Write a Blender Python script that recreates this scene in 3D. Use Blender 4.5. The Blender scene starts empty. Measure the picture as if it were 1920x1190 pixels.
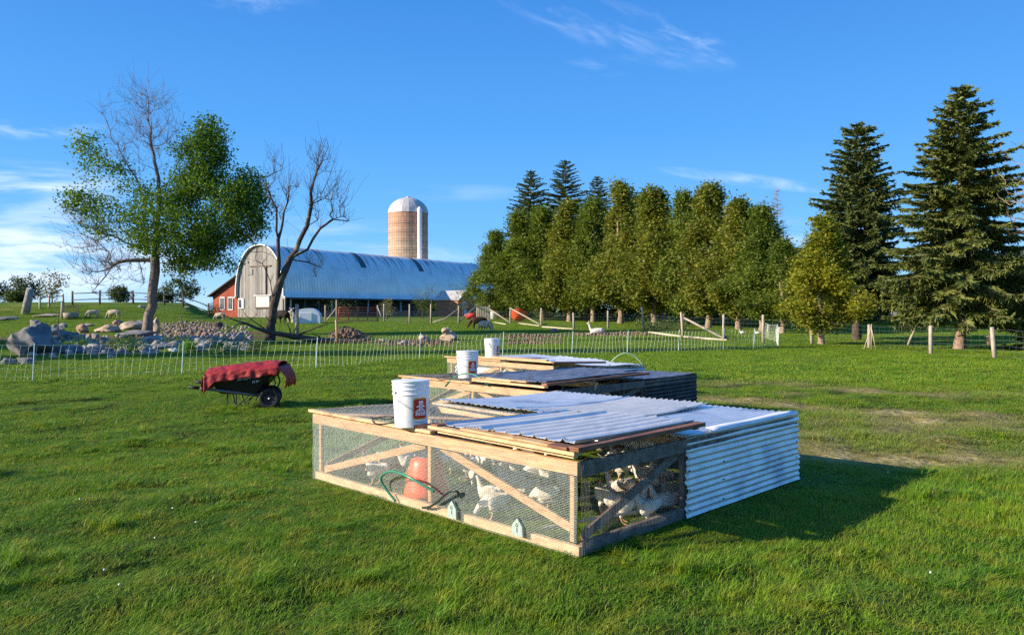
import bpy, bmesh, math, random
import numpy as np
from mathutils import Vector, Matrix, noise as mnoise
R = math.radians
random.seed(7); RNG = np.random.default_rng(7)
SC = bpy.context.scene

# ---------------------------------------------------------------- camera
F, YH, CH = 1456.0, 580.0, 1.6            # focal length and horizon row in pixels of the 1920 wide photo
cd = bpy.data.cameras.new("camera"); cam = bpy.data.objects.new("camera", cd)
SC.collection.objects.link(cam); SC.camera = cam
cam.location = (0, 0, CH)
cam.rotation_euler = (R(90) - math.atan((595 - YH) / F), 0, 0)
cd.sensor_width = 36; cd.lens = 36 * F / 1920
cd.clip_start = .05; cd.clip_end = 6000

# ---------------------------------------------------------------- world, sun, exposure
SUN_EL = 21.5
SD = Vector((-.97 * math.cos(R(SUN_EL)), -.244 * math.cos(R(SUN_EL)), math.sin(R(SUN_EL)))).normalized()
W = bpy.data.worlds.new("World"); SC.world = W; W.use_nodes = True
nt = W.node_tree; nt.nodes.clear()
def wn(t, **k):
    n = nt.nodes.new(t)
    for a, b in k.items(): setattr(n, a, b)
    return n
def wl(a, b): nt.links.new(a, b)
def wmath(op, a, b=None, c=None, clamp=False):
    n = wn('ShaderNodeMath', operation=op, use_clamp=clamp)
    for i, v in enumerate((a, b, c)):
        if v is None: continue
        if isinstance(v, (int, float)): n.inputs[i].default_value = v
        else: wl(v, n.inputs[i])
    return n.outputs[0]
def wramp(x, lo, hi):
    n = wn('ShaderNodeMapRange', interpolation_type='SMOOTHSTEP'); wl(x, n.inputs[0])
    n.inputs[1].default_value = lo; n.inputs[2].default_value = hi; return n.outputs[0]
sky = wn('ShaderNodeTexSky', sky_type='NISHITA', sun_disc=False)
sky.sun_elevation = R(SUN_EL); sky.sun_rotation = math.atan2(SD.x, SD.y)
sky.altitude = 200; sky.air_density = 1.25; sky.dust_density = .25; sky.ozone_density = 3.2
tc = wn('ShaderNodeTexCoord'); sp = wn('ShaderNodeSeparateXYZ'); wl(tc.outputs['Generated'], sp.inputs[0])
yy = wmath('MAXIMUM', wmath('ABSOLUTE', sp.outputs[1]), .05)
cu = wmath('DIVIDE', sp.outputs[0], yy); cv = wmath('DIVIDE', sp.outputs[2], yy)
def wnoise(su, sv, rot, detail, seed, dist=0.0):
    # streaky noise in the direction (azimuth, elevation), rotated by rot
    c, s = math.cos(rot), math.sin(rot)
    a = wmath('MULTIPLY', wmath('ADD', wmath('MULTIPLY', cu, c), wmath('MULTIPLY', cv, s)), su)
    b = wmath('MULTIPLY', wmath('ADD', wmath('MULTIPLY', cu, -s), wmath('MULTIPLY', cv, c)), sv)
    cb = wn('ShaderNodeCombineXYZ'); wl(a, cb.inputs[0]); wl(b, cb.inputs[1]); cb.inputs[2].default_value = seed
    n = wn('ShaderNodeTexNoise'); n.inputs['Scale'].default_value = 1; n.inputs['Detail'].default_value = detail
    n.inputs['Roughness'].default_value = .62; n.inputs['Distortion'].default_value = dist
    wl(cb.outputs[0], n.inputs['Vector']); return n.outputs['Fac']
def wmask(px, py, rx, ry, rot=0.0):
    u0, v0 = (px - 960) / F, (YH - py) / F
    c, s = math.cos(rot), math.sin(rot)
    du = wmath('SUBTRACT', cu, u0); dv = wmath('SUBTRACT', cv, v0)
    a = wmath('DIVIDE', wmath('ADD', wmath('MULTIPLY', du, c), wmath('MULTIPLY', dv, s)), rx / F)
    b = wmath('DIVIDE', wmath('ADD', wmath('MULTIPLY', du, -s), wmath('MULTIPLY', dv, c)), ry / F)
    d = wmath('ADD', wmath('MULTIPLY', a, a), wmath('MULTIPLY', b, b))
    return wmath('SUBTRACT', 1.0, d, clamp=True)
CL = []
def cloud(nz, mask, lo, hi, k): CL.append(wmath('MULTIPLY', wmath('MULTIPLY', wramp(nz, lo, hi), mask), k))
nA = wnoise(9, 34, -.36, 7, 1.3, .5); nB = wnoise(5, 30, -.02, 6, 4.7, .3); nC = wnoise(14, 50, -.18, 7, 8.1, .6)
cloud(nA, wmask(1150, 48, 260, 58, -.30), .46, .85, .46)
cloud(nC, wmask(1300, 92, 90, 38, -.30), .45, .8, .34)
cloud(nC, wmask(1140, 128, 110, 26, .05), .45, .8, .16)
cloud(nA, wmask(480, 2, 130, 30, -.1), .45, .8, .35)
cloud(nB, wmask(20, 350, 240, 55, -.04), .38, .70, .8)
cloud(nB, wmask(60, 480, 330, 95, -.02), .34, .62, .95)
cloud(nC, wmask(60, 243, 160, 22, 0), .4, .75, .35)
cloud(nB, wmask(700, 450, 340, 42, -.06), .38, .72, .5)
cloud(nB, wmask(860, 362, 150, 18, 0), .4, .75, .18)
cloud(nC, wmask(1400, 338, 190, 14, -.12), .3, .65, .36)
cloud(nB, wmask(1440, 440, 330, 40, 0), .4, .7, .4)
tot = CL[0]
for c_ in CL[1:]: tot = wmath('ADD', tot, c_)
tot = wmath('MINIMUM', tot, .85)
# the low-sun Nishita horizon is too yellow for this clear dry evening: blend in a clear-air gradient by elevation
el = wn('ShaderNodeMapRange', clamp=True); wl(sp.outputs[2], el.inputs[0]); el.inputs[1].default_value = 0; el.inputs[2].default_value = .42
cr = wn('ShaderNodeValToRGB'); wl(el.outputs[0], cr.inputs[0]); e = cr.color_ramp.elements
e[0].position = 0; e[0].color = (2.7 / 6, 4.4 / 6, 5.95 / 6, 1); e[1].position = 1; e[1].color = (.16 / 6, 1.22 / 6, 4.0 / 6, 1)
for p_, c_ in ((.09, (1.5, 3.5, 5.9)), (.22, (.78, 2.75, 5.7)), (.5, (.42, 2.05, 5.15))):
    q_ = e.new(p_); q_.color = (*[k / 6 for k in c_], 1)
vm = wn('ShaderNodeVectorMath', operation='SCALE'); wl(cr.outputs[0], vm.inputs[0]); vm.inputs['Scale'].default_value = 6
hs = wn('ShaderNodeMix', data_type='RGBA'); sdv = wn('ShaderNodeVectorMath', operation='DOT_PRODUCT'); wl(tc.outputs['Generated'], sdv.inputs[0]); sdv.inputs[1].default_value = tuple(SD); wl(wmath('SUBTRACT', .9, wmath('MULTIPLY', wramp(sdv.outputs['Value'], .35, 1.), .45)), hs.inputs[0]); wl(sky.outputs[0], hs.inputs[6]); wl(vm.outputs[0], hs.inputs[7])
mx = wn('ShaderNodeMix', data_type='RGBA'); wl(tot, mx.inputs[0]); wl(hs.outputs[2], mx.inputs[6])
mx.inputs[7].default_value = (5.2, 5.9, 6.9, 1)
bg = wn('ShaderNodeBackground'); bg.inputs[1].default_value = .11; wl(mx.outputs[2], bg.inputs[0])
wo = wn('ShaderNodeOutputWorld'); wl(bg.outputs[0], wo.inputs[0])
ld = bpy.data.lights.new("sun", 'SUN'); ld.energy = 5.0; ld.angle = R(.5); ld.color = (1, .87, .70)
lo_ = bpy.data.objects.new("sun", ld); SC.collection.objects.link(lo_)
lo_.rotation_euler = SD.to_track_quat('Z', 'Y').to_euler(); lo_.location = (-30, -10, 40)
SC.view_settings.view_transform = 'Standard'; SC.view_settings.look = 'None'
SC.view_settings.exposure = 0.85; SC.view_settings.gamma = 1; SC.view_settings.use_curve_mapping = False
SC.cycles.max_bounces = 6; SC.cycles.transparent_max_bounces = 12; SC.cycles.use_denoising = False

# ---------------------------------------------------------------- materials
def mat(name, col, rough=.8, metal=0., col2=None, scale=4., stretch=(1, 1, 1), detail=5., lo=.35, hi=.65, bump=0., bscale=None,
        spec=.3, trans=0., island=None, coord='Object', dist=0., col3=None, s3=1., bstretch=None, lo3=.55, hi3=.7):
    m = bpy.data.materials.new(name); m.use_nodes = True; t = m.node_tree; N = t.nodes; Lk = t.links
    b = N['Principled BSDF']; out = N['Material Output']
    b.inputs['Roughness'].default_value = rough; b.inputs['Metallic'].default_value = metal
    b.inputs['Specular IOR Level'].default_value = spec
    b.inputs['Base Color'].default_value = (*col, 1)
    tcn = N.new('ShaderNodeTexCoord')
    src = tcn.outputs['Object'] if coord == 'Object' else N.new('ShaderNodeNewGeometry').outputs['Position']
    def nz(sc, st, det, ds=0.):
        mp = N.new('ShaderNodeMapping'); mp.inputs['Scale'].default_value = st; Lk.new(src, mp.inputs[0])
        n = N.new('ShaderNodeTexNoise'); n.inputs['Scale'].default_value = sc; n.inputs['Detail'].default_value = det
        n.inputs['Distortion'].default_value = ds; Lk.new(mp.outputs[0], n.inputs['Vector']); return n.outputs['Fac']
    def rmp(f, a, c):
        r = N.new('ShaderNodeMapRange'); r.interpolation_type = 'SMOOTHSTEP'; r.inputs[1].default_value = a; r.inputs[2].default_value = c
        Lk.new(f, r.inputs[0]); return r.outputs[0]
    def mixc(f, a, c):
        x = N.new('ShaderNodeMix'); x.data_type = 'RGBA'
        Lk.new(f, x.inputs[0])
        for i, v in ((6, a), (7, c)):
            if isinstance(v, tuple): x.inputs[i].default_value = (*v, 1)
            else: Lk.new(v, x.inputs[i])
        return x.outputs[2]
    c = col
    if col2: c = mixc(rmp(nz(scale, stretch, detail, dist), lo, hi), col, col2)
    if col3: c = mixc(rmp(nz(s3, (1, 1, 1), 4), lo3, hi3), c, col3)
    if island:
        g = N.new('ShaderNodeNewGeometry')
        c = mixc(rmp(g.outputs['Random Per Island'], island[1], island[2]), c, island[0])
    if not isinstance(c, tuple): Lk.new(c, b.inputs['Base Color'])
    if bump:
        bp = N.new('ShaderNodeBump'); bp.inputs['Strength'].default_value = bump; bp.inputs['Distance'].default_value = .02
        Lk.new(nz(bscale or scale * 3, bstretch or stretch, 6), bp.inputs['Height']); Lk.new(bp.outputs[0], b.inputs['Normal'])
    if trans:
        tr = N.new('ShaderNodeBsdfTranslucent'); ms = N.new('ShaderNodeMixShader'); ms.inputs[0].default_value = trans
        if isinstance(c, tuple): tr.inputs[0].default_value = (*c, 1)
        else:
            br = N.new('ShaderNodeMix'); br.data_type = 'RGBA'; br.blend_type = 'MULTIPLY'; br.inputs[0].default_value = 1
            Lk.new(c, br.inputs[6]); br.inputs[7].default_value = (1.5, 1.5, .6, 1); Lk.new(br.outputs[2], tr.inputs[0])
        Lk.new(b.outputs[0], ms.inputs[1]); Lk.new(tr.outputs[0], ms.inputs[2]); Lk.new(ms.outputs[0], out.inputs[0])
    return m
M = {}
M['lumber'] = mat('lumber', (.60, .37, .19), .75, col2=(.44, .25, .12), scale=5, stretch=(1, 1, 12), bump=.3, bscale=14, col3=(.34, .19, .10), s3=9, lo3=.62, hi3=.70)
M['lumber_pale'] = mat('lumber_pale', (.70, .48, .26), .75, col2=(.55, .35, .18), scale=4, stretch=(2, 2, 7), bump=.3, bscale=16, col3=(.36, .26, .15), s3=6, lo3=.56, hi3=.72)
M['lumber_brown'] = mat('lumber_brown', (.27, .12, .065), .7, col2=(.16, .07, .04), scale=4, stretch=(2, 2, 5), bump=.25, bscale=16)
M['lumber_grey'] = mat('lumber_grey', (.24, .19, .15), .85, col2=(.14, .10, .08), scale=5, stretch=(3, 3, 3), bump=.3)
M['galv'] = mat('galvanized_steel', (.90, .87, .80), .36, .30, col2=(.76, .75, .71), scale=7, stretch=(1, 1, 1), detail=6, bump=.03, bscale=5, col3=(.5, .52, .55), s3=1.7)
M['galv_dull'] = mat('weathered_steel', (.40, .42, .44), .45, .5, col2=(.22, .24, .27), scale=5, detail=6, lo=.3, hi=.7, col3=(.20, .17, .15), s3=3)
M['galv_white'] = mat('white_steel', (.82, .82, .81), .45, .15, col2=(.68, .70, .72), scale=5)
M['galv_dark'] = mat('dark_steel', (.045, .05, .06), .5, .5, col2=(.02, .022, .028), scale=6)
M['wire'] = mat('wire', (.66, .74, .68), .5, .35)
M['wire_dark'] = mat('wire_dark', (.30, .31, .30), .5, .4)
M['bucket'] = mat('bucket_plastic', (.86, .86, .85), .38, col2=(.74, .74, .73), scale=6, spec=.5)
M['logo_red'] = mat('logo_red', (.58, .03, .02), .4)
M['logo_yellow'] = mat('logo_yellow', (.80, .42, .03), .4)
M['logo_white'] = mat('logo_white', (.82, .80, .80), .4)
M['ink'] = mat('ink', (.07, .07, .08), .5)
M['orange'] = mat('orange_plastic', (.85, .12, .03), .4, spec=.5)
M['clear_plastic'] = mat('cloudy_plastic', (.55, .62, .68), .3, spec=.5, trans=.3)
M['hose'] = mat('green_hose', (.03, .20, .12), .35, spec=.5)
M['hose_shadow'] = mat('hose_shadow_tube', (.018, .035, .03), .4, spec=.5)
M['hose_pale'] = mat('pale_hose', (.45, .62, .40), .45)
M['rubber'] = mat('black_rubber', (.014, .014, .015), .6)
M['black_plastic'] = mat('black_plastic', (.012, .012, .014), .42, spec=.4)
M['tarp'] = mat('red_tarp', (.34, .026, .024), .55, col2=(.24, .02, .02), scale=6, detail=7, bump=.6, bscale=9, spec=.25)
M['frame_paint'] = mat('dark_frame_paint', (.05, .05, .06), .45, .3)
M['frame_grey'] = mat('grey_handle_paint', (.17, .17, .18), .45, .3)
M['feather'] = mat('white_feathers', (.84, .79, .68), .9, col2=(.72, .62, .46), scale=14, detail=4, bump=.5, bscale=60, col3=(.45, .38, .27), s3=5)
M['chicken_skin'] = mat('yellow_leg_skin', (.62, .36, .15), .6)
M['comb'] = mat('red_comb', (.50, .05, .035), .6)
M['fleece'] = mat('cream_fleece', (.56, .46, .33), .95, col2=(.42, .33, .22), scale=9, bump=.8, bscale=25)
M['fleece_white'] = mat('white_fleece', (.78, .72, .62), .95, col2=(.66, .58, .46), scale=7, bump=.8, bscale=25)
M['fleece_brown'] = mat('brown_fleece', (.10, .045, .025), .95, col2=(.05, .025, .015), scale=7, bump=.8, bscale=25)
M['fleece_black'] = mat('black_fleece', (.018, .014, .012), .95, col2=(.03, .022, .018), scale=7, bump=.8, bscale=25)
M['face_dark'] = mat('dark_face', (.20, .15, .11), .8)
M['rock'] = mat('grey_rock', (.33, .30, .27), .9, col2=(.20, .185, .17), scale=3.5, detail=9, bump=.9, bscale=6, col3=(.42, .37, .30), s3=1.1)
M['rock_blue'] = mat('blue_grey_rock', (.20, .195, .19), .9, col2=(.11, .108, .105), scale=3.0, detail=9, bump=.9, bscale=6, col3=(.27, .26, .24), s3=1.3)
M['rock_tan'] = mat('tan_rock', (.48, .38, .28), .9, col2=(.33, .24, .17), scale=3.2, detail=9, bump=.9, bscale=6, col3=(.55, .47, .38), s3=1.1)
M['rock_pink'] = mat('pink_rock', (.42, .25, .18), .9, col2=(.26, .16, .12), scale=3.2, detail=9, bump=.9, bscale=6)
M['soil'] = mat('loose_soil', (.20, .125, .08), .95, col2=(.11, .07, .045), scale=4, detail=8, bump=1, bscale=9, col3=(.30, .22, .15), s3=3)
M['soil_stone'] = mat('soil_stone', (.30, .22, .16), .95, col2=(.14, .095, .07), scale=1.4, detail=8, lo=.4, hi=.6, bump=1, bscale=9, col3=(.42, .36, .29), s3=3)
M['bark'] = mat('grey_bark', (.27, .22, .18), .9, col2=(.14, .11, .09), scale=5, stretch=(3, 3, .5), detail=8, bump=1, bscale=7, bstretch=(3, 3, .4))
M['bark_dark'] = mat('dark_bark', (.10, .075, .058), .9, col2=(.05, .037, .03), scale=5, stretch=(3, 3, .5), detail=8, bump=1, bscale=7, bstretch=(3, 3, .4), col3=(.22, .18, .10), s3=2)
M['bark_red'] = mat('spruce_bark', (.30, .20, .15), .9, col2=(.18, .125, .09), scale=7, stretch=(2, 2, 1), detail=8, bump=1, bscale=9)
M['bark_pale'] = mat('pale_trunk_bark', (.36, .27, .19), .9, col2=(.22, .16, .11), scale=7, stretch=(2, 2, .6), detail=8, bump=.8, bscale=9)
M['post'] = mat('weathered_post', (.46, .39, .30), .9, col2=(.30, .25, .19), scale=6, stretch=(3, 3, .5), detail=7, bump=.6)
M['post_dark'] = mat('old_dark_post', (.17, .14, .12), .9, col2=(.10, .08, .07), scale=6, stretch=(3, 3, .5), bump=.6)
M['pale_wood'] = mat('bleached_wood', (.62, .52, .37), .85, col2=(.50, .40, .27), scale=6, stretch=(1, 1, 1), bump=.4)
M['barn_roof'] = mat('barn_roof_steel', (.86, .83, .78), .42, .42, col2=(.72, .70, .66), scale=.5, stretch=(1, 1, 1), detail=8, lo=.35, hi=.7, spec=.4)
M['skylight'] = mat('dark_roof_strip', (.05, .085, .095), .4, .1)
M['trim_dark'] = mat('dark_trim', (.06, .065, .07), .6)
M['trim_white'] = mat('white_trim', (.70, .70, .68), .6, col2=(.6, .6, .58), scale=4)
M['pane'] = mat('window_glass', (.05, .07, .10), .12, spec=.8)
M['brick'] = mat('orange_brick', (.50, .21, .12), .9, col2=(.38, .15, .09), scale=5, bump=.3)
M['milk_roof'] = mat('pale_steel_roof', (.56, .53, .50), .6, .2, col2=(.46, .43, .40), scale=2)
M['white_poly'] = mat('white_polythene', (.82, .83, .84), .35, spec=.5)
M['net_white'] = mat('net_twine', (.66, .72, .56), .6)
M['net_post'] = mat('net_post', (.62, .76, .80), .5)
M['gate_red'] = mat('red_gate_tube', (.46, .10, .06), .5)
M['plaque'] = mat('pale_wood_plaque', (.38, .46, .42), .8, col2=(.28, .36, .32), scale=16, stretch=(3, 3, .6), bump=.3)
M['grey_can'] = mat('brown_tub', (.30, .24, .19), .8)
M['blue'] = mat('blue_plastic', (.04, .08, .22), .5)
M['redpaint'] = mat('red_paint', (.60, .05, .045), .5)
M['petal'] = mat('clover_petals', (.75, .74, .68), .8)
def boards(name, c1, c2, width, gap=.08, rough=.9, axis=0, streak=None, bump=.6):
    # vertical boards: colour varies board by board along object axis, dark joints
    m = bpy.data.materials.new(name); m.use_nodes = True; t = m.node_tree; N = t.nodes; Lk = t.links; b = N['Principled BSDF']
    b.inputs['Roughness'].default_value = rough; b.inputs['Specular IOR Level'].default_value = .2
    tcn = N.new('ShaderNodeTexCoord'); s = N.new('ShaderNodeSeparateXYZ'); Lk.new(tcn.outputs['Object'], s.inputs[0])
    d = N.new('ShaderNodeMath'); d.operation = 'DIVIDE'; Lk.new(s.outputs[axis], d.inputs[0]); d.inputs[1].default_value = width
    fl = N.new('ShaderNodeMath'); fl.operation = 'FLOOR'; Lk.new(d.outputs[0], fl.inputs[0])
    fr = N.new('ShaderNodeMath'); fr.operation = 'FRACT'; Lk.new(d.outputs[0], fr.inputs[0])
    wnz = N.new('ShaderNodeTexWhiteNoise'); wnz.noise_dimensions = '1D'; Lk.new(fl.outputs[0], wnz.inputs['W'])
    mp = N.new('ShaderNodeMapping'); mp.inputs['Scale'].default_value = (6, 6, .7); Lk.new(tcn.outputs['Object'], mp.inputs[0])
    nz = N.new('ShaderNodeTexNoise'); nz.inputs['Scale'].default_value = 1.3; nz.inputs['Detail'].default_value = 7; Lk.new(mp.outputs[0], nz.inputs['Vector'])
    ad = N.new('ShaderNodeMath'); ad.operation = 'MULTIPLY_ADD'; Lk.new(wnz.outputs[0], ad.inputs[0]); ad.inputs[1].default_value = .55; Lk.new(nz.outputs['Fac'], ad.inputs[2])
    r = N.new('ShaderNodeMapRange'); r.inputs[1].default_value = .35; r.inputs[2].default_value = 1.05; Lk.new(ad.outputs[0], r.inputs[0])
    x = N.new('ShaderNodeMix'); x.data_type = 'RGBA'; x.inputs[6].default_value = (*c1, 1); x.inputs[7].default_value = (*c2, 1); Lk.new(r.outputs[0], x.inputs[0])
    gp = N.new('ShaderNodeMath'); gp.operation = 'LESS_THAN'; Lk.new(fr.outputs[0], gp.inputs[0]); gp.inputs[1].default_value = gap
    y = N.new('ShaderNodeMix'); y.data_type = 'RGBA'; Lk.new(gp.outputs[0], y.inputs[0]); Lk.new(x.outputs[2], y.inputs[6])
    y.inputs[7].default_value = (c1[0] * .3, c1[1] * .3, c1[2] * .3, 1)
    Lk.new(y.outputs[2], b.inputs['Base Color'])
    bp = N.new('ShaderNodeBump'); bp.inputs['Strength'].default_value = bump; bp.inputs['Distance'].default_value = .03
    iv = N.new('ShaderNodeMath'); iv.operation = 'SUBTRACT'; iv.inputs[0].default_value = 1; Lk.new(gp.outputs[0], iv.inputs[1])
    Lk.new(iv.outputs[0], bp.inputs['Height']); Lk.new(bp.outputs[0], b.inputs['Normal'])
    return m
M['barn_boards'] = boards('weathered_barn_boards', (.15, .14, .13), (.40, .375, .34), .24)
M['red_boards'] = boards('red_barn_boards', (.26, .06, .035), (.38, .10, .06), .28)

def leafmat(name, c1, c2, c3, sc=1.2, yellow=(.75, 1.), trans=.3):
    m = mat(name, c1, .55, col2=c2, scale=sc, lo=.4, hi=.6, detail=3, spec=.25, trans=trans, island=(c3, *yellow), coord='World')
    return m
M['leaf_ash'] = leafmat('ash_leaves', (.065, .14, .014), (.12, .215, .02), (.20, .27, .03), 1.5)
M['leaf_maple'] = leafmat('maple_leaves', (.115, .15, .022), (.185, .205, .030), (.28, .25, .035), .8, (.65, 1.1))
M['leaf_green'] = leafmat('green_leaves', (.095, .145, .022), (.15, .195, .028), (.17, .19, .02), .9, (.7, 1.2))
M['leaf_yellow'] = leafmat('yellow_leaves', (.15, .19, .020), (.23, .25, .024), (.34, .29, .025), .9, (.5, 1.))
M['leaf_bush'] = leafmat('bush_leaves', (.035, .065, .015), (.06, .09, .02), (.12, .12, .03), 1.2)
M['leaf_pale'] = leafmat('pale_bush_leaves', (.13, .14, .05), (.20, .19, .08), (.30, .25, .12), 1.2)
M['needle'] = leafmat('spruce_needles', (.105, .135, .034), (.16, .185, .044), (.16, .14, .04), 1.2, (.75, 1.2), .12)
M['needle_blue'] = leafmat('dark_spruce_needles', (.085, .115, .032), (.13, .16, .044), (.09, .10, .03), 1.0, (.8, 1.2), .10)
M['weed'] = leafmat('weed_leaves', (.10, .22, .02), (.16, .30, .03), (.2, .3, .04), 2, trans=.3)

# ---------------------------------------------------------------- mesh helpers
COL = SC.collection
def tag(o, label=None, cat=None, group=None, kind=None):
    if label: o['label'] = label
    if cat: o['category'] = cat
    if group: o['group'] = group
    if kind: o['kind'] = kind
    return o
class MB:
    def __init__(s): s.v = []; s.f = []; s.m = []; s.mi = 0
    def add(s, vs, fs):
        b = len(s.v); s.v.extend([tuple(p) for p in vs]); s.f.extend([tuple(b + i for i in f) for f in fs]); s.m.extend([s.mi] * len(fs)); return s
    def box(s, c, d, rot=None):
        x, y, z = [q / 2 for q in d]; c = Vector(c)
        P = [Vector((i * x, j * y, k * z)) for k in (-1, 1) for j in (-1, 1) for i in (-1, 1)]
        if rot is not None: P = [rot @ p for p in P]
        return s.add([c + p for p in P], [(0, 2, 3, 1), (4, 5, 7, 6), (0, 1, 5, 4), (2, 6, 7, 3), (0, 4, 6, 2), (1, 3, 7, 5)])
    def bar(s, a, b, w, h, up=(0, 0, 1), ext=0.):
        # rectangular bar from a to b; w across (horizontal), h along "up"
        a, b = Vector(a), Vector(b); d = (b - a).normalized(); a -= d * ext; b += d * ext
        sd = d.cross(Vector(up)); sd = sd.normalized() if sd.length > 1e-4 else Vector((1, 0, 0)); u = sd.cross(d).normalized()
        P = [p + sd * (i * w / 2) + u * (k * h / 2) for p in (a, b) for k in (-1, 1) for i in (-1, 1)]
        return s.add(P, [(0, 1, 3, 2), (4, 6, 7, 5), (0, 4, 5, 1), (2, 3, 7, 6), (0, 2, 6, 4), (1, 5, 7, 3)])
    def tube(s, pts, r, n=8, cap=True, flat=1.):
        pts = [Vector(p) for p in pts]; k = len(pts)
        rs = r if hasattr(r, '__len__') else [r] * k
        t0 = (pts[1] - pts[0]).normalized(); ref = Vector((0, 0, 1)) if abs(t0.z) < .9 else Vector((1, 0, 0))
        u = t0.cross(ref).normalized(); V = []
        for i, p in enumerate(pts):
            t = (pts[min(i + 1, k - 1)] - pts[max(i - 1, 0)])
            t = t.normalized() if t.length > 1e-9 else t0
            u = (u - t * u.dot(t)); u = u.normalized() if u.length > 1e-6 else t.orthogonal().normalized()
            w = t.cross(u)
            for j in range(n):
                a = 2 * math.pi * j / n; V.append(p + (u * math.cos(a) + w * math.sin(a) * flat) * rs[i])
        Fs = [(i * n + j, i * n + (j + 1) % n, (i + 1) * n + (j + 1) % n, (i + 1) * n + j) for i in range(k - 1) for j in range(n)]
        if cap: Fs += [tuple(range(n - 1, -1, -1)), tuple((k - 1) * n + j for j in range(n))]
        return s.add(V, Fs)
    def lathe(s, prof, n=24, c=(0, 0, 0), closed=False):
        V = []; k = len(prof); c = Vector(c)
        for r, z in prof:
            for j in range(n):
                a = 2 * math.pi * j / n; V.append(c + Vector((r * math.cos(a), r * math.sin(a), z)))
        Fs = [(i * n + j, i * n + (j + 1) % n, (i + 1) * n + (j + 1) % n, (i + 1) * n + j) for i in range(k - 1) for j in range(n)]
        return s.add(V, Fs)
    def grid(s, P):
        h, w = len(P), len(P[0])
        return s.add([p for r in P for p in r], [(i * w + j, i * w + j + 1, (i + 1) * w + j + 1, (i + 1) * w + j) for i in range(h - 1) for j in range(w - 1)])
    def build(s, name, ms, parent=None, smooth=False, bevel=0.):
        me = bpy.data.meshes.new(name); me.from_pydata(s.v, [], s.f)
        ms = ms if isinstance(ms, (list, tuple)) else [ms]
        for m in ms: me.materials.append(m)
        if len(ms) > 1: me.polygons.foreach_set('material_index', s.m)
        if smooth: me.polygons.foreach_set('use_smooth', [True] * len(me.polygons))
        me.update(); o = bpy.data.objects.new(name, me); COL.objects.link(o)
        if parent: o.parent = parent
        if bevel:
            b = o.modifiers.new('bevel', 'BEVEL'); b.width = bevel; b.segments = 1; b.limit_method = 'ANGLE'
        return o
def npmesh(name, V, Fq, m, parent=None, smooth=False):
    # V (n,3) array, Fq (k,4) quads
    me = bpy.data.meshes.new(name); k = len(Fq); w = Fq.shape[1]
    me.vertices.add(len(V)); me.vertices.foreach_set('co', V.astype(np.float32).ravel())
    me.loops.add(k * w); me.loops.foreach_set('vertex_index', Fq.astype(np.int32).ravel())
    me.polygons.add(k); me.polygons.foreach_set('loop_start', np.arange(0, k * w, w, dtype=np.int32))
    me.polygons.foreach_set('loop_total', np.full(k, w, dtype=np.int32))
    if smooth: me.polygons.foreach_set('use_smooth', [True] * k)
    me.materials.append(m); me.update(calc_edges=True); me.validate()
    o = bpy.data.objects.new(name, me); COL.objects.link(o)
    if parent: o.parent = parent
    return o
def empty(name, loc, rz=0., label=None, cat=None, group=None):
    o = bpy.data.objects.new(name, None); COL.objects.link(o); o.location = loc; o.rotation_euler = (0, 0, rz)
    o.empty_display_size = .1
    return tag(o, label, cat, group)
def kids(o): return [c for c in bpy.data.objects if c.parent is o]
def copy_tree(o, parent=None, ch=None):
    c = o.copy(); COL.objects.link(c); c.parent = parent
    for k in kids(o): copy_tree(k, c)
    return c
def rename_base(o, n): o.name = n
def fbm(x, y, z=0., o=4):
    return mnoise.fractal(Vector((x, y, z)), 1.0, 2.0, o)
def sm(a, b, x):
    t = np.clip((np.asarray(x, float) - a) / (b - a), 0, 1); return t * t * (3 - 2 * t)

# ---------------------------------------------------------------- terrain
_VN = {}
def vnoise(x, y, s, seed=0):
    # cheap smooth noise by sines, vectorised
    x = np.asarray(x, float) * s; y = np.asarray(y, float) * s
    v = 0
    if seed not in _VN: r = np.random.default_rng(seed); _VN[seed] = [(r.uniform(0, 6.28), r.uniform(.6, 1.7), r.uniform(0, 6.28)) for _ in range(6)]
    for a, f, p in _VN[seed]: v = v + np.sin((x * math.cos(a) + y * math.sin(a)) * f + p)
    return v / 6
def terr(x, y):
    x = np.asarray(x, float); y = np.asarray(y, float)
    z = .65 * sm(25, 95, y)
    hm = sm(-.375, -.425, x / np.maximum(y, 1)) * sm(20, 40, -x)
    z = z + hm * (1.75 * sm(62, 80, y) - 1.2 * sm(90, 260, y))
    z = z + .05 * vnoise(x, y, .35, 3) * sm(14, 26, y) 
    free = sm(2.5, 3.3, np.hypot(x - .44, y - 7.2)) * sm(2.5, 3.3, np.hypot(x - .64, y - 11.4)) * sm(2.2, 3., np.hypot(x - .6, y - 14.9)) * sm(1.0, 1.8, np.hypot(x + 4.5, y - 12.8))
    z = z + (.075 * vnoise(x, y, 5.5, 5) * (.55 + .8 * vnoise(x, y, .9, 6)) + .03 * vnoise(x, y, 1.6, 7)) * free * sm(34, 20, y)
    # earth bank where the rocks lie
    bank = np.exp(-((y - 36 - .10 * (x + 15)) / 5.5) ** 2) * sm(-9, -14, x)
    z = z + .25 * bank
    z = z - 1.5 * sm(150, 500, np.hypot(x, y))
    return z
def T(x, y): return float(terr(x, y))
_DD = np.geomspace(2, 400, 500)
def GP(px, py):
    # ground point seen at this pixel
    k = (px - 960) / F; s = (py - YH) / F
    dd = _DD; e = CH - s * dd - terr(k * dd, dd); i = int(np.argmax(e < 0)) or len(dd) - 1
    lo = dd[i - 1] + (dd[i] - dd[i - 1]) * e[i - 1] / (e[i - 1] - e[i] + 1e-9)
    return Vector((k * lo, lo, CH - s * lo))
def AX(px, D): return (px - 960) / F * D
def AZ(py, D): return CH - (py - YH) / F * D
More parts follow.
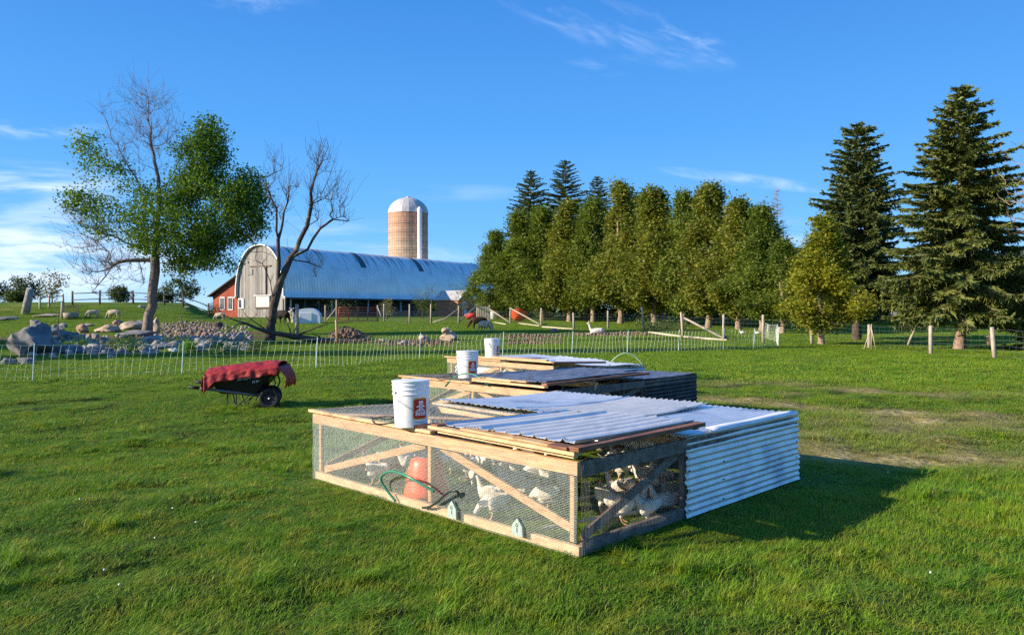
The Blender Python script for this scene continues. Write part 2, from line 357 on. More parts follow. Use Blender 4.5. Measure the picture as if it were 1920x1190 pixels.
def onG(px, D): x = AX(px, D); return Vector((x, D, T(x, D)))
# where the grass is dry or the soil is bare
def dry_mask(x, y):
    x = np.asarray(x, float); y = np.asarray(y, float)
    n1 = vnoise(x, y, 1.6, 11) + .6 * vnoise(x, y, 4.2, 12)
    b = lambda x0, x1, y0, y1, s=.35: sm(x0 - s, x0 + s, x) * sm(x1 + s, x1 - s, x) * sm(y0 - s, y0 + s, y) * sm(y1 + s, y1 - s, y)
    m = b(2.9, 6.1, 7.9, 10.4) * (.5 + .9 * n1) + b(4.6, 6.6, 9.2, 10.8, .25) * (.6 + .6 * n1)
    m = m + b(3.0, 7.5, 10.3, 17.0, .8) * np.clip(.08 + 1.6 * n1, 0, .95) + b(6.5, 11, 9.5, 17, 1.) * np.clip(-.1 + 1.3 * n1, 0, .7)
    return np.clip(m, 0, 1)
def soil_mask(x, y):
    x = np.asarray(x, float); y = np.asarray(y, float); n = .5 * vnoise(x, y, 1.3, 21)
    m = np.zeros_like(x + y)
    for px, py, rx, ry in ((1000, 634, 2.4, 1.6), (1130, 627, 5.0, 1.2), (1260, 640, 2.0, .8), (330, 640, 6, 6), (130, 640, 5, 5.5), (600, 642, 2.2, 2.), (420, 625, 4, 3.5), (790, 640, 2.2, 1.8), (660, 602, 3, 1.)):
        k = (px - 960) / F; D = 2330 / (py - YH) * (1 if py > 630 else .9); cx = k * D
        m = np.maximum(m, np.clip(1.35 - ((x - cx) / rx) ** 2 - ((y - D) / ry) ** 2 + n, 0, 1))
    return m
# ---------------------------------------------------------------- ground sheet
def make_ground():
    radii = np.concatenate([[0.01], np.geomspace(.8, 2500, 430)])
    front = np.radians(np.linspace(-52, 52, 620)); back = np.radians(np.linspace(52, 308, 90))[1:-1]
    ang = np.concatenate([front, back]); na = len(ang)
    Rr, A = np.meshgrid(radii, ang, indexing='ij')
    X = Rr * np.sin(A); Y = Rr * np.cos(A); Z = terr(X, Y)
    V = np.stack([X, Y, Z], -1).reshape(-1, 3)
    i = np.arange(len(radii) - 1)[:, None] * na; j = np.arange(na)[None, :]; j2 = (j + 1) % na
    Fq = np.stack([i + j, i + j2, i + na + j2, i + na + j], -1).reshape(-1, 4)[:, ::-1]
    m = bpy.data.materials.new('field_ground'); m.use_nodes = True; t = m.node_tree; N = t.nodes; Lk = t.links; b = N['Principled BSDF']
    b.inputs['Roughness'].default_value = .95; b.inputs['Specular IOR Level'].default_value = .05
    g = N.new('ShaderNodeNewGeometry')
    def nz(s, d=6, st=(1, 1, 1)):
        mp = N.new('ShaderNodeMapping'); mp.inputs['Scale'].default_value = st; Lk.new(g.outputs['Position'], mp.inputs[0])
        n = N.new('ShaderNodeTexNoise'); n.inputs['Scale'].default_value = s; n.inputs['Detail'].default_value = d; Lk.new(mp.outputs[0], n.inputs['Vector']); return n.outputs['Fac']
    def rm(f, a, c):
        r = N.new('ShaderNodeMapRange'); r.interpolation_type = 'SMOOTHSTEP'; r.inputs[1].default_value = a; r.inputs[2].default_value = c; Lk.new(f, r.inputs[0]); return r.outputs[0]
    def mx_(f, a, c):
        x = N.new('ShaderNodeMix'); x.data_type = 'RGBA'; Lk.new(f, x.inputs[0])
        for i_, v in ((6, a), (7, c)):
            if isinstance(v, tuple): x.inputs[i_].default_value = (*v, 1)
            else: Lk.new(v, x.inputs[i_])
        return x.outputs[2]
    c = mx_(rm(nz(.6), .35, .65), (.10, .175, .018), (.165, .22, .028))
    c = mx_(rm(nz(9, 8), .35, .7), c, (.05, .095, .014))
    c = mx_(rm(nz(.13, 4), .5, .68), c, (.16, .185, .035))
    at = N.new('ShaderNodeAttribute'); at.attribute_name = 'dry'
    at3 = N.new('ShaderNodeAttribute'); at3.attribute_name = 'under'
    c = mx_(at3.outputs['Fac'], c, (.022, .038, .006))  # near ground darkened in colour for the shade between grass blades
    straw = mx_(rm(nz(14, 6), .4, .65), (.40, .31, .14), (.22, .20, .06))
    c = mx_(at.outputs['Fac'], c, straw)
    at2 = N.new('ShaderNodeAttribute'); at2.attribute_name = 'soil'
    so = mx_(rm(nz(5, 8), .35, .65), (.19, .12, .08), (.10, .065, .042))
    c = mx_(at2.outputs['Fac'], c, so)
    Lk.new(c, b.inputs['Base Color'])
    bp = N.new('ShaderNodeBump'); bp.inputs['Strength'].default_value = 1; bp.inputs['Distance'].default_value = .09
    Lk.new(nz(6, 9), bp.inputs['Height']); Lk.new(bp.outputs[0], b.inputs['Normal'])
    o = npmesh('ground', V, Fq, m, smooth=True); tag(o, kind='structure')
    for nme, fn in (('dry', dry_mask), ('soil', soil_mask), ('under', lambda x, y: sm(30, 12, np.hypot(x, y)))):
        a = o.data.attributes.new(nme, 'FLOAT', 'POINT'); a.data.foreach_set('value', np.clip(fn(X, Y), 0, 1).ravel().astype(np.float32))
    return o
make_ground()

# ---------------------------------------------------------------- grass (stuff)
def grass_material():
    m = bpy.data.materials.new('grass_blades'); m.use_nodes = True; t = m.node_tree; N = t.nodes; Lk = t.links; b = N['Principled BSDF']
    b.inputs['Roughness'].default_value = .5; b.inputs['Specular IOR Level'].default_value = .25
    g = N.new('ShaderNodeNewGeometry'); ai = N.new('ShaderNodeAttribute'); ai.attribute_type = 'INSTANCER'; ai.attribute_name = 'dry'
    def nz(s, d=3):
        n = N.new('ShaderNodeTexNoise'); n.inputs['Scale'].default_value = s; n.inputs['Detail'].default_value = d; Lk.new(g.outputs['Position'], n.inputs['Vector']); return n.outputs['Fac']
    def rm(f, a, c):
        r = N.new('ShaderNodeMapRange'); r.inputs[1].default_value = a; r.inputs[2].default_value = c; Lk.new(f, r.inputs[0]); return r.outputs[0]
    def mx_(f, a, c):
        x = N.new('ShaderNodeMix'); x.data_type = 'RGBA'; Lk.new(f, x.inputs[0])
        for i_, v in ((6, a), (7, c)):
            if isinstance(v, tuple): x.inputs[i_].default_value = (*v, 1)
            else: Lk.new(v, x.inputs[i_])
        return x.outputs[2]
    c = mx_(rm(nz(.8), .35, .65), (.118, .270, .014), (.220, .355, .018))
    c = mx_(rm(nz(5, 2), .45, .7), c, (.31, .35, .026))
    c = mx_(rm(g.outputs['Random Per Island'], .86, 1.), c, (.34, .31, .10))
    straw = mx_(rm(g.outputs['Random Per Island'], .2, .8), (.24, .24, .05), (.52, .42, .18))
    c = mx_(ai.outputs['Fac'], c, straw)
    Lk.new(c, b.inputs['Base Color'])
    tr = N.new('ShaderNodeBsdfTranslucent'); Lk.new(c, tr.inputs[0]); ms = N.new('ShaderNodeMixShader'); ms.inputs[0].default_value = .38
    Lk.new(b.outputs[0], ms.inputs[1]); Lk.new(tr.outputs[0], ms.inputs[2]); Lk.new(ms.outputs[0], N['Material Output'].inputs[0])
    return m
GM = grass_material()
def tuft(name, nb, rad, hmin, hmax, w, seed, lean=.5, clump=0):
    r = np.random.default_rng(seed)
    if clump:
        cc = r.normal(0, rad * .5, (clump, 2)); k = r.integers(0, clump, nb); c = cc[k] + r.normal(0, .022, (nb, 2))
    else:
        a0 = r.uniform(0, 6.28, nb); q = rad * np.sqrt(r.uniform(0, 1, nb)); c = np.stack([q * np.cos(a0), q * np.sin(a0)], -1)
    a = r.uniform(0, 2 * np.pi, nb); h = r.uniform(hmin, hmax, nb) * r.uniform(.6, 1.1, nb); ww = w * r.uniform(.6, 1.3, nb)
    ln = h * r.uniform(.1, lean, nb) * 1.6; sd = np.stack([-np.sin(a), np.cos(a)], -1); fd = np.stack([np.cos(a), np.sin(a)], -1)
    V = np.zeros((nb, 6, 3))
    for k, (t, wk) in enumerate(((0, 1.), (.55, .8), (1., .12))):
        off = fd * (ln * t ** 2)[:, None]; zz = h * (t - .22 * t ** 2)
        for sgn, j in ((-1, 0), (1, 1)):
            V[:, k * 2 + j, :2] = c + off + sd * (sgn * ww * wk / 2)[:, None]; V[:, k * 2 + j, 2] = zz - .01
    V = V.reshape(-1, 3); b = (np.arange(nb) * 6)[:, None]
    Fq = np.concatenate([b + np.array([[0, 1, 3, 2]]), b + np.array([[2, 3, 5, 4]])])
    o = npmesh(name, V, Fq, GM); COL.objects.unlink(o); return o
gcol = bpy.data.collections.new('grass_tufts')
for i in range(5): gcol.objects.link(tuft('turf_a%d' % i, 620, .27, .028, .068, .0037, 50 + i, 1.0))
for i in range(3): gcol.objects.link(tuft('turf_b%d' % i, 240, .12, .06, .115, .0045, 80 + i, .9, 5))
for i in range(3): gcol.objects.link(tuft('turf_c%d' % i, 420, .60, .05, .11, .014, 90 + i, .9))
for i in range(2): gcol.objects.link(tuft('turf_d%d' % i, 170, .16, .03, .055, .017, 120 + i, 1.6))
names = sorted(o.name for o in gcol.objects)   # a 0..4, b 5..7, c 8..10
def scatter(y0, y1, sp, kmin, kmax, jit=1., ymin_pad=1.1):
    ys = np.arange(y0, y1, sp); P = []
    for y in ys:
        xs = np.arange(-kmax * y - 1.2, kmax * y + 1.2, sp); P.append(np.stack([xs, np.full_like(xs, y)], -1))
    P = np.concatenate(P); P += RNG.uniform(-.5, .5, P.shape) * sp * jit; return P
KM = .74
near = scatter(2.2, 9.5, .21, 0, KM); mid = scatter(9.5, 17, .30, 0, KM); mid2 = scatter(17, 30, .5, 0, KM); far = scatter(30, 75, 1.05, 0, KM)
PX = []; IDX = []; SCL = []; DRY = []
def put(P, idxs, smin, smax, hf=1., keep=1.):
    n = len(P); s = RNG.uniform(smin, smax, n); x, y = P[:, 0], P[:, 1]
    dr = dry_mask(x, y); so = soil_mask(x, y)
    hn = .85 + .5 * vnoise(x, y, 1.3, 31) + .75 * vnoise(x, y, 4.3, 32)
    hn = np.clip(hn, .35, 2.0) * hf
    hn = hn * (1 + .25 * sm(1.5, 4, x) * sm(8.5, 6, y)) * (1 - .6 * dr)
    for c4 in (((-1.854, 7.326), (.424, 4.987), (2.654, 7.277), (.50, 9.25)), ((-1.56, 11.16), (.41, 9.28), (2.84, 12.05), (.86, 13.05)), ((-1.26, 15.39), (.72, 13.45), (2.45, 14.4), (.47, 16.34))):
        dmin = np.full(n, 9.)
        for (ax, ay), (bx, by) in zip(c4, c4[1:] + c4[:1]):
            L_ = math.hypot(bx - ax, by - ay); dmin = np.minimum(dmin, -((by - ay) * (x - ax) - (bx - ax) * (y - ay)) / L_)   # inside: positive for this winding
        hn = hn * np.where(dmin > -.05, .38, np.where(dmin > -.42, .55, 1.))
    ok = (so < .45) & (RNG.uniform(0, 1, n) < keep * (1 - .6 * dr))
    # not inside the coops' wooden sills
    PX.append(P[ok]); IDX.append(RNG.choice(idxs, n)[ok]); DRY.append(dr[ok])
    SCL.append(np.stack([s, s, s * hn], -1)[ok])
put(near, [0, 1, 2, 3, 4], .85, 1.15)
cl = near[RNG.uniform(0, 1, len(near)) < np.clip(.10 + .35 * (vnoise(near[:, 0], near[:, 1], 1.7, 40) > .12), 0, 1)]
put(cl, [5, 6, 7], .6, 1.15)
cl = near[(vnoise(near[:, 0], near[:, 1], 2.1, 47) > .42)]; put(cl, [5, 6, 7], .8, 1.3, 1.15)
cl = near[(vnoise(near[:, 0], near[:, 1], 1.5, 48) > .22) & (RNG.uniform(0, 1, len(near)) < .5)]; put(cl, [11, 12], .8, 1.3, .9)
cl = near[RNG.uniform(0, 1, len(near)) < .035]; put(cl, [5, 6, 7], 1.0, 1.5, 1.25)
put(mid, [0, 1, 2, 3, 4], 1.1, 1.4, .85)
cl = mid[RNG.uniform(0, 1, len(mid)) < .10 + .3 * (vnoise(mid[:, 0], mid[:, 1], 1.2, 41) > .15)]
put(cl, [5, 6, 7], .8, 1.3, .9)
put(mid2, [8, 9, 10], .75, 1., .9)
cl = mid2[RNG.uniform(0, 1, len(mid2)) < .12 + .4 * (vnoise(mid2[:, 0], mid2[:, 1], .8, 43) > .25)]
put(cl, [5, 6, 7], 1.2, 1.9, .8)
put(far, [8, 9, 10], 1.3, 1.9, .55)
P = np.concatenate(PX); IDX = np.concatenate(IDX); SCL = np.concatenate(SCL); DRY = np.concatenate(DRY)
Z = terr(P[:, 0], P[:, 1])
me = bpy.data.meshes.new('grass'); me.vertices.add(len(P)); me.vertices.foreach_set('co', np.stack([P[:, 0], P[:, 1], Z], -1).astype(np.float32).ravel())
def attr(n, ty, dat, k='value'):
    a = me.attributes.new(n, ty, 'POINT'); a.data.foreach_set(k, dat.ravel())
attr('idx', 'INT', IDX.astype(np.int32)); attr('scl', 'FLOAT_VECTOR', SCL.astype(np.float32), 'vector')
attr('dry', 'FLOAT', DRY.astype(np.float32)); attr('rz', 'FLOAT', RNG.uniform(0, 6.28, len(P)).astype(np.float32))
me.materials.append(GM)
grass = bpy.data.objects.new('grass', me); COL.objects.link(grass)
tag(grass, 'short uneven green pasture grass covering the whole field', 'grass', kind='stuff')
ng = bpy.data.node_groups.new('scatter', 'GeometryNodeTree')
ng.interface.new_socket('Geometry', in_out='INPUT', socket_type='NodeSocketGeometry'); ng.interface.new_socket('Geometry', in_out='OUTPUT', socket_type='NodeSocketGeometry')
gi = ng.nodes.new('NodeGroupInput'); go = ng.nodes.new('NodeGroupOutput')
ip = ng.nodes.new('GeometryNodeInstanceOnPoints'); ci = ng.nodes.new('GeometryNodeCollectionInfo')
ci.inputs['Collection'].default_value = gcol; ci.inputs['Separate Children'].default_value = True; ci.inputs['Reset Children'].default_value = True
def na(n, ty):
    x = ng.nodes.new('GeometryNodeInputNamedAttribute'); x.data_type = ty; x.inputs['Name'].default_value = n; return x.outputs['Attribute']
cbx = ng.nodes.new('ShaderNodeCombineXYZ'); ng.links.new(na('rz', 'FLOAT'), cbx.inputs[2])
ng.links.new(gi.outputs[0], ip.inputs['Points']); ng.links.new(ci.outputs[0], ip.inputs['Instance'])
ip.inputs['Pick Instance'].default_value = True; ng.links.new(na('idx', 'INT'), ip.inputs['Instance Index'])
ng.links.new(cbx.outputs[0], ip.inputs['Rotation']); ng.links.new(na('scl', 'FLOAT_VECTOR'), ip.inputs['Scale'])
ng.links.new(ip.outputs[0], go.inputs[0])

# ---------------------------------------------------------------- poultry pens
def corrugated(mb, P00, P10, P01, P11, waves, amp, shape='sine', sag=0., ns=14, thick=.0016, curl=0., bulge=0., jag=0.):
    # ridges run P00->P10; the wave repeats along P00->P01
    P00, P10, P01, P11 = map(Vector, (P00, P10, P01, P11))
    nrm = (P10 - P00).cross(P01 - P00).normalized()
    if nrm.z < -.2: nrm = -nrm
    per = 8; ntt = int(waves * per); rows = []
    for top in (1, 0):
        G = []
        for i in range(ns + 1):
            s = i / ns; row = []
            for j in range(ntt + 1):
                t = j / ntt; ph = (j / per) * 2 * math.pi
                w = math.cos(ph)
                if shape == 'rib': w = (1.25 if j % per == 0 else (.1 if j % per in (1, per - 1) else 0)) - .35 + .10 * math.cos(3 * ph)
                jg = jag * (mnoise.noise(Vector((j * .13, 7.7, waves))) if s in (0., 1.) else 0)
                p = P00.lerp(P10, s).lerp(P01.lerp(P11, s), t) + nrm * (amp * w + top * thick)
                p += nrm * (-sag * 4 * s * (1 - s) + curl * s ** 3 * (1 - t) + bulge * mnoise.noise(Vector((s * 3.1, t * 3.7, waves + 3)))) + (P10 - P00).normalized() * jg
                row.append(p)
            G.append(row)
        rows.append(G)
    mb.grid(rows[0]); mb.grid([r[::-1] for r in rows[1]])
    for a, b in ((rows[0][0], rows[1][0]), (rows[0][-1], rows[1][-1]), ([r[0] for r in rows[0]], [r[0] for r in rows[1]]), ([r[-1] for r in rows[0]], [r[-1] for r in rows[1]])):
        mb.grid([a, b])
    return mb
def wirenet(P00, P10, P01, P11, pitch, r, bulge=.006, seg=5, seed=0):
    # woven net of real thin wires as one array mesh (three-sided wires)
    P00, P10, P01, P11 = [np.array(p, float) for p in (P00, P10, P01, P11)]
    la, lb = np.linalg.norm(P10 - P00), np.linalg.norm(P01 - P00)
    nrm = np.cross(P10 - P00, P01 - P00); nrm /= np.linalg.norm(nrm); Vs = []; Fs = []; n0 = 0
    def at(s, t): return (P00 * (1 - s) + P10 * s) * (1 - t) + (P01 * (1 - s) + P11 * s) * t
    ca = np.array([[math.cos(a), math.sin(a)] for a in (0, 2.094, 4.189)])
    for along, n in ((0, int(lb / pitch)), (1, int(la / pitch))):
        d = (P10 - P00) / la if along == 0 else (P01 - P00) / lb; sd = np.cross(nrm, d)
        for k in range(n + 1):
            q = k / n; ps = []
            for i in range(seg + 1):
                w = i / seg; s, t = (w, q) if along == 0 else (q, w)
                ps.append(at(s, t) + nrm * bulge * (mnoise.noise(Vector((s * 5 + seed, t * 3, .3))) * 2) + sd * .0014 * mnoise.noise(Vector((k * 1.7, i * 1.3, seed + 2.))))
            ps = np.array(ps); V = ps[:, None, :] + r * (ca[None, :, :1] * nrm + ca[None, :, 1:] * sd)
            Vs.append(V.reshape(-1, 3)); b = n0
            for i in range(seg):
                for j in range(3): Fs.append((b + i * 3 + j, b + i * 3 + (j + 1) % 3, b + (i + 1) * 3 + (j + 1) % 3, b + (i + 1) * 3 + j))
            n0 += (seg + 1) * 3
    return np.concatenate(Vs), np.array(Fs)
class Quad:
    def __init__(s, L, N, Rr, B, z):   # corners on the ground plane, z = heights of the four top corners
        s.o = Vector((sum(p[0] for p in (L, N, Rr, B)) / 4, sum(p[1] for p in (L, N, Rr, B)) / 4, 0))
        s.c = [Vector((p[0], p[1], 0)) - s.o for p in (L, N, Rr, B)]; s.z = z
        s.W = (s.c[1] - s.c[0]).length; s.D = (s.c[2] - s.c[1]).length
        s.du = (s.c[1] - s.c[0]).normalized(); s.dv = (s.c[2] - s.c[1]).normalized()
        s.nu = Vector((s.du.y, -s.du.x, 0)); s.nv = Vector((s.dv.y, -s.dv.x, 0))   # outward of side LN and NR
    def P(s, u, v, z):     # u, v metres; z: fraction of the top height when below 1.5 in "top" mode handled by caller
        a, b = u / s.W, v / s.D; L, N, Rr, B = s.c
        p = L * ((1 - a) * (1 - b)) + N * (a * (1 - b)) + Rr * (a * b) + B * ((1 - a) * b)
        p.z = z; return p
    def top(s, u, v, dz=0.):
        a, b = u / s.W, v / s.D; z = s.z
        return s.P(u, v, z[0] * (1 - a) * (1 - b) + z[1] * a * (1 - b) + z[2] * a * b + z[3] * (1 - a) * b + dz)
def board(root, name, a, b, w, h, m, up=(0, 0, 1), ext=0., parent=None):
    mb = MB(); mb.bar(a, b, w, h, up, ext); return mb.build(name, M[m], parent or root, bevel=.002)
def netpart(root, name, pts, pitch, r, m='wire', bulge=.006, seed=0):
    V, Fq = wirenet(*pts, pitch, r, bulge, 5, seed); return npmesh(name, V, Fq, M[m], root)
def pen(Q, label, wallm, roofm, style):
    root = empty('chicken_pen', Q.o, 0, label, 'chicken coop', 'movable chicken pens on the pasture')
    Wd, Dp, P, top = Q.W, Q.D, Q.P, Q.top; h = min(Q.z)
    wf = style['wire_front']; wr = style['wire_right']; t2 = .038
    # sills
    board(root, 'sill', P(-.01, .02, .038), P(Wd + .01, .02, .038), .04, .064, 'lumber_pale')
    board(root, 'sill', P(Wd - .02, .045, .045), P(Wd - .02, Dp, .045), .04, .085, 'lumber_grey')
    board(root, 'sill', P(.02, .045, .045), P(.02, Dp, .045), .04, .085, 'lumber')
    board(root, 'sill', P(.04, Dp - .02, .045), P(Wd - .04, Dp - .02, .045), .04, .085, 'lumber_grey')
    # posts
    for u, v in ((.075, .02), (Wd * .528, .02), (Wd - .06, .03), (Wd - .03, wr + .02), (Wd - .04, Dp - .04), (.04, Dp - .04), (.04, 1.35), (Wd * .5, Dp - .04)):
        a, b = P(u, v, .09), top(u, v, -.06)
        board(root, 'post', a, b, .038, .038, 'lumber' if v < 1 else 'lumber_grey', up=(Q.nu.x, Q.nu.y, 0))
    # top rails
    def rail(a, b, m, w=.038, hh=.088): return board(root, 'top_rail', a, b, w, hh, m)
    rail(top(-.02, 0, -.045), top(Wd + .012, 0, -.045), 'lumber')
    rail(top(Wd, .022, -.052), top(Wd, Dp, -.052), 'lumber_grey', hh=.095)
    rail(top(0, .022, -.045), top(0, Dp, -.045), 'lumber')
    rail(top(.02, Dp, -.05), top(Wd - .02, Dp, -.05), 'lumber_grey')
    rail(top(Wd * .5, .02, -.052), top(Wd * .5, Dp, -.052), 'lumber_grey', hh=.06)
    rail(top(.02, wf, -.052), top(Wd - .02, wf, -.052), 'lumber_pale', hh=.06)
    # braces
    br = lambda a, b, m='lumber', w=.02, hh=.06, up=None: board(root, 'brace', a, b, hh, w, m, up=up or (Q.nu.x, Q.nu.y, 0))
    off = Q.nu * -.018
    br(P(.10, .02, .10) + off, top(Wd * .50, .02, -.10) + off)
    br(top(Wd * .56, .02, -.09) + off, P(Wd - .09, .02, .17) + off)
    nvv = (Q.nv.x, Q.nv.y, 0)
    br(P(Wd - .05, .10, .10), top(Wd - .05, wr - .03, -.12), 'lumber_grey', .024, .065, nvv)
    br(top(.04, 1.3, -.12), P(.04, .1, .12), 'lumber', .02, .06, nvv)
    br(top(.04, 1.4, -.12), P(.04, Dp - .2, .12), 'lumber', .02, .06, nvv)
    br(P(.1, Dp - .06, .1), top(Wd * .5, Dp - .06, -.1), 'lumber_grey')
    br(top(Wd * .5, Dp - .06, -.1), P(Wd - .1, Dp - .06, .1), 'lumber_grey')
    if style.get('inner'):   # ties under the open lid and low perches inside
        br(top(.1, 1.1, -.1), top(1.45, .12, -.1), 'lumber_grey', .02, .06, (0, 0, 1))
        board(root, 'post', P(1.05, 1.25, .08), top(1.05, 1.25, -.05), .06, .03, 'lumber_grey')
        br(P(1.1, 1.25, .55), P(1.75, 1.3, .2), 'lumber_grey', .02, .06, (0, 1, 0))
        for (a, b) in (((1.2, .75), (1.75, 2.2)), ((2.25, .16), (2.9, 2.1)), ((2.85, .10), (3.1, .95))):
            mb = MB(); p, q = P(*a, .085), P(*b, .10); mb.tube([p, p.lerp(q, .5) + Vector((0, 0, .008)), q], .012, 7); mb.build('perch', M['pale_wood'], root)
    # wire on the open sides
    e = Q.nu * .022
    netpart(root, 'wire_panel', (P(-.03, 0, .01) + e, P(Wd + .01, 0, .01) + e, top(-.01, 0, -.01) + e, top(Wd + .01, 0, -.01) + e), style['pitch'] * .85, .0007, bulge=.007, seed=1)
    e2 = Q.nv * .022
    netpart(root, 'wire_panel', (P(Wd, 0, .02) + e2, P(Wd, wr + .03, .02) + e2, top(Wd, 0, -.02) + e2, top(Wd, wr + .03, -.02) + e2), style['pitch'] * 1.25, .0006, 'wire_dark', bulge=.012, seed=2)
    netpart(root, 'wire_panel', (P(0, 0, .02) - e2, P(0, 1.4, .02) - e2, top(0, 0, -.02) - e2, top(0, 1.4, -.02) - e2), style['pitch'] * 1.2, .0008, bulge=.01, seed=3)
    # metal walls (ridges run along the wall)
    mb = MB(); hz = Q.z[2]
    corrugated(mb, P(Wd, wr, .015) + e2 * .8, P(Wd, Dp + .02, .015) + e2 * 1.6, top(Wd, wr, .004) + e2 * .8, top(Wd, Dp + .02, .004) + e2 * .8, style['wall_waves'], .0065, ns=18, bulge=.01, jag=.03)
    wl_ = mb.build('metal_wall', M[wallm], root, True)
    for v in (wr + .03, wr + .55, Dp - .03):
        for k in (.12, .38, .62, .9):
            sc_ = MB(); sc_.tube([P(Wd, v, k * h) + e2 * 1.1, P(Wd, v, k * h) + e2 * 1.6], .006, 6); sc_.build('screw', M['trim_dark'], wl_)
    mb = MB(); corrugated(mb, P(Wd, Dp, .03) + Q.dv * .03, P(0, Dp, .03) + Q.dv * .03, top(Wd, Dp, .0) + Q.dv * .03, top(0, Dp, 0) + Q.dv * .03, style['wall_waves'], .009, ns=10)
    mb.build('metal_wall', M[wallm], root, True)
    mb = MB(); corrugated(mb, P(0, 1.4, .03) - e2, P(0, Dp, .03) - e2, top(0, 1.4, 0) - e2, top(0, Dp, 0) - e2, style['wall_waves'], .009, ns=10)
    mb.build('metal_wall', M[wallm], root, True)
    return root
WIRE = dict(wire_front=1.4, wire_right=1.27, pitch=.0127, wall_waves=12, inner=True)
Q1 = Quad((-1.854, 7.326), (.424, 4.987), (2.654, 7.277), (.50, 9.25), (.62, .622, .615, .60))
pen1 = pen(Q1, 'nearest large wooden chicken pen with bright corrugated steel roof, open lid and white metal end', 'galv', 'galv', WIRE)
P1, T1 = Q1.P, Q1.top
def sheet(root, Q, corners, waves, amp, shape, m, **k):
    mb = MB(); corrugated(mb, *corners, waves, amp, shape, **k); return mb.build('roof_sheet', M[m], root, True)
W1, D1 = Q1.W, Q1.D
# fixed rear roof: raised sheets, then the low sheets that reach the metal end
sheet(pen1, Q1, (T1(.06, 1.42, .045), T1(.06, 3.18, .03), T1(1.30, 1.40, .045), T1(1.30, 3.12, .04)), 15, .007, 'sine', 'galv', sag=.03, jag=.03)
sheet(pen1, Q1, (T1(1.26, 1.40, .055), T1(1.26, 3.12, .045), T1(2.36, 1.30, .052), T1(2.36, 3.06, .055)), 14, .012, 'rib', 'galv', sag=.035, jag=.03)
sheet(pen1, Q1, (T1(2.20, 1.20, .022), T1(2.20, 3.22, .014), T1(W1 + .035, 1.25, .016), T1(W1 + .035, 3.24, .010)), 15, .007, 'sine', 'galv', sag=.02, jag=.02)
mb = MB(); c_ = [T1(W1 + .02, 1.62, .030), T1(W1 + .02, 3.2, .024)]
mb.grid([[T1(W1 - .05, 1.62 + k * .158, .036 + .004 * math.sin(k)) for k in range(11)], [T1(W1 + .024, 1.62 + k * .158, .032) for k in range(11)], [T1(W1 + .036, 1.62 + k * .158, .004) for k in range(11)]])
o = mb.build('edge_flashing', M['galv_white'], pen1, True); sm_ = o.modifiers.new('s', 'SOLIDIFY'); sm_.thickness = .002
board(pen1, 'roof_batten', T1(.06, 1.35, .012), T1(1.92, 1.22, .012), .045, .022, 'lumber_pale')
# open wire lid lying over the near left quarter
lid = MB(); lid.bar(T1(-.08, -.01, .022), T1(1.78, -.01, .022), .05, .024); ld1 = lid.build('open_lid', M['lumber_pale'], pen1, bevel=.002)
def sub(parent, name, a, b, w, h, m): mb = MB(); mb.bar(a, b, w, h); return mb.build(name, M[m], parent, bevel=.002)
sub(ld1, 'lid_frame', T1(-.04, .02, .020), T1(.02, 1.40, .010), .05, .024, 'lumber_brown')
sub(ld1, 'lid_frame', T1(1.74, .04, .020), T1(1.76, 1.22, .020), .05, .024, 'lumber_brown')
sub(ld1, 'lid_frame', T1(.12, .03, .004), T1(1.72, 1.10, .004), .045, .018, 'lumber')
V, Fq = wirenet(T1(0, 0, .036), T1(1.76, 0, .036), T1(.02, 1.38, .03), T1(1.78, 1.25, .03), .048, .0008, .008, 5, 9)
npmesh('lid_wire', V, Fq, M['wire'], ld1)
sub(pen1, 'crosspiece', T1(1.56, -.03, .05), T1(1.72, .20, .05), .07, .028, 'lumber_brown')
# closed steel lid over the near right quarter
lid2 = MB(); lid2.bar(T1(1.80, -.04, .072), T1(W1 + .04, -.05, .062), .07, .024); ld2 = lid2.build('steel_lid', M['lumber_pale'], pen1, bevel=.002)
sub(ld2, 'lid_frame', T1(1.88, -.02, .045), T1(W1 - .0, -.02, .035), .045, .024, 'lumber_pale')
sub(ld2, 'lid_frame', T1(2.15, .0, .092), T1(W1 - .16, -.02, .086), .09, .016, 'lumber')
sub(ld2, 'lid_frame', T1(W1 + .03, -.08, .092), T1(W1 + .02, 1.48, .092), .085, .03, 'lumber_brown')
sub(ld2, 'lid_frame', T1(1.86, -.06, .085), T1(1.90, 1.30, .075), .085, .028, 'lumber_brown')
sub(ld2, 'lid_frame', T1(1.9, 1.42, .070), T1(W1 + .02, 1.42, .070), .06, .03, 'lumber_brown')
sub(ld2, 'lid_frame', T1(W1 - .18, -.05, .094), T1(W1 - .01, -.05, .092), .1, .018, 'lumber_brown')
for (c, w, a_, sh) in (((T1(1.93, .0, .100), T1(1.93, 1.40, .085), T1(2.42, -.01, .102), T1(2.42, 1.40, .09)), 4, .016, 'rib'),
                       ((T1(2.34, .005, .112), T1(2.34, 1.46, .102), T1(W1 - .01, .0, .118), T1(W1 - .03, 1.48, .104)), 7, .018, 'rib')):
    mb = MB(); corrugated(mb, *c, w, a_, sh, sag=.006, jag=.035); mb.build('lid_sheet', M['galv'], ld2, True)
# straw caught under the lid
mb = MB()
for k in range(160):
    v = RNG.uniform(.05, 1.25); p = T1(W1 + RNG.uniform(-.08, .03), v, RNG.uniform(-.005, .035)); d = Vector(RNG.normal(0, 1, 3)).normalized() * RNG.uniform(.02, .06); mb.tube([p, p + d], .0012, 3)
tag(mb.build('straw', M['pale_wood']), 'dry straw wisps caught between the lid and the top rail of the nearest pen', 'straw', kind='stuff')
for o in list(bpy.data.objects):
    if o.name == 'straw': o.location = Q1.o
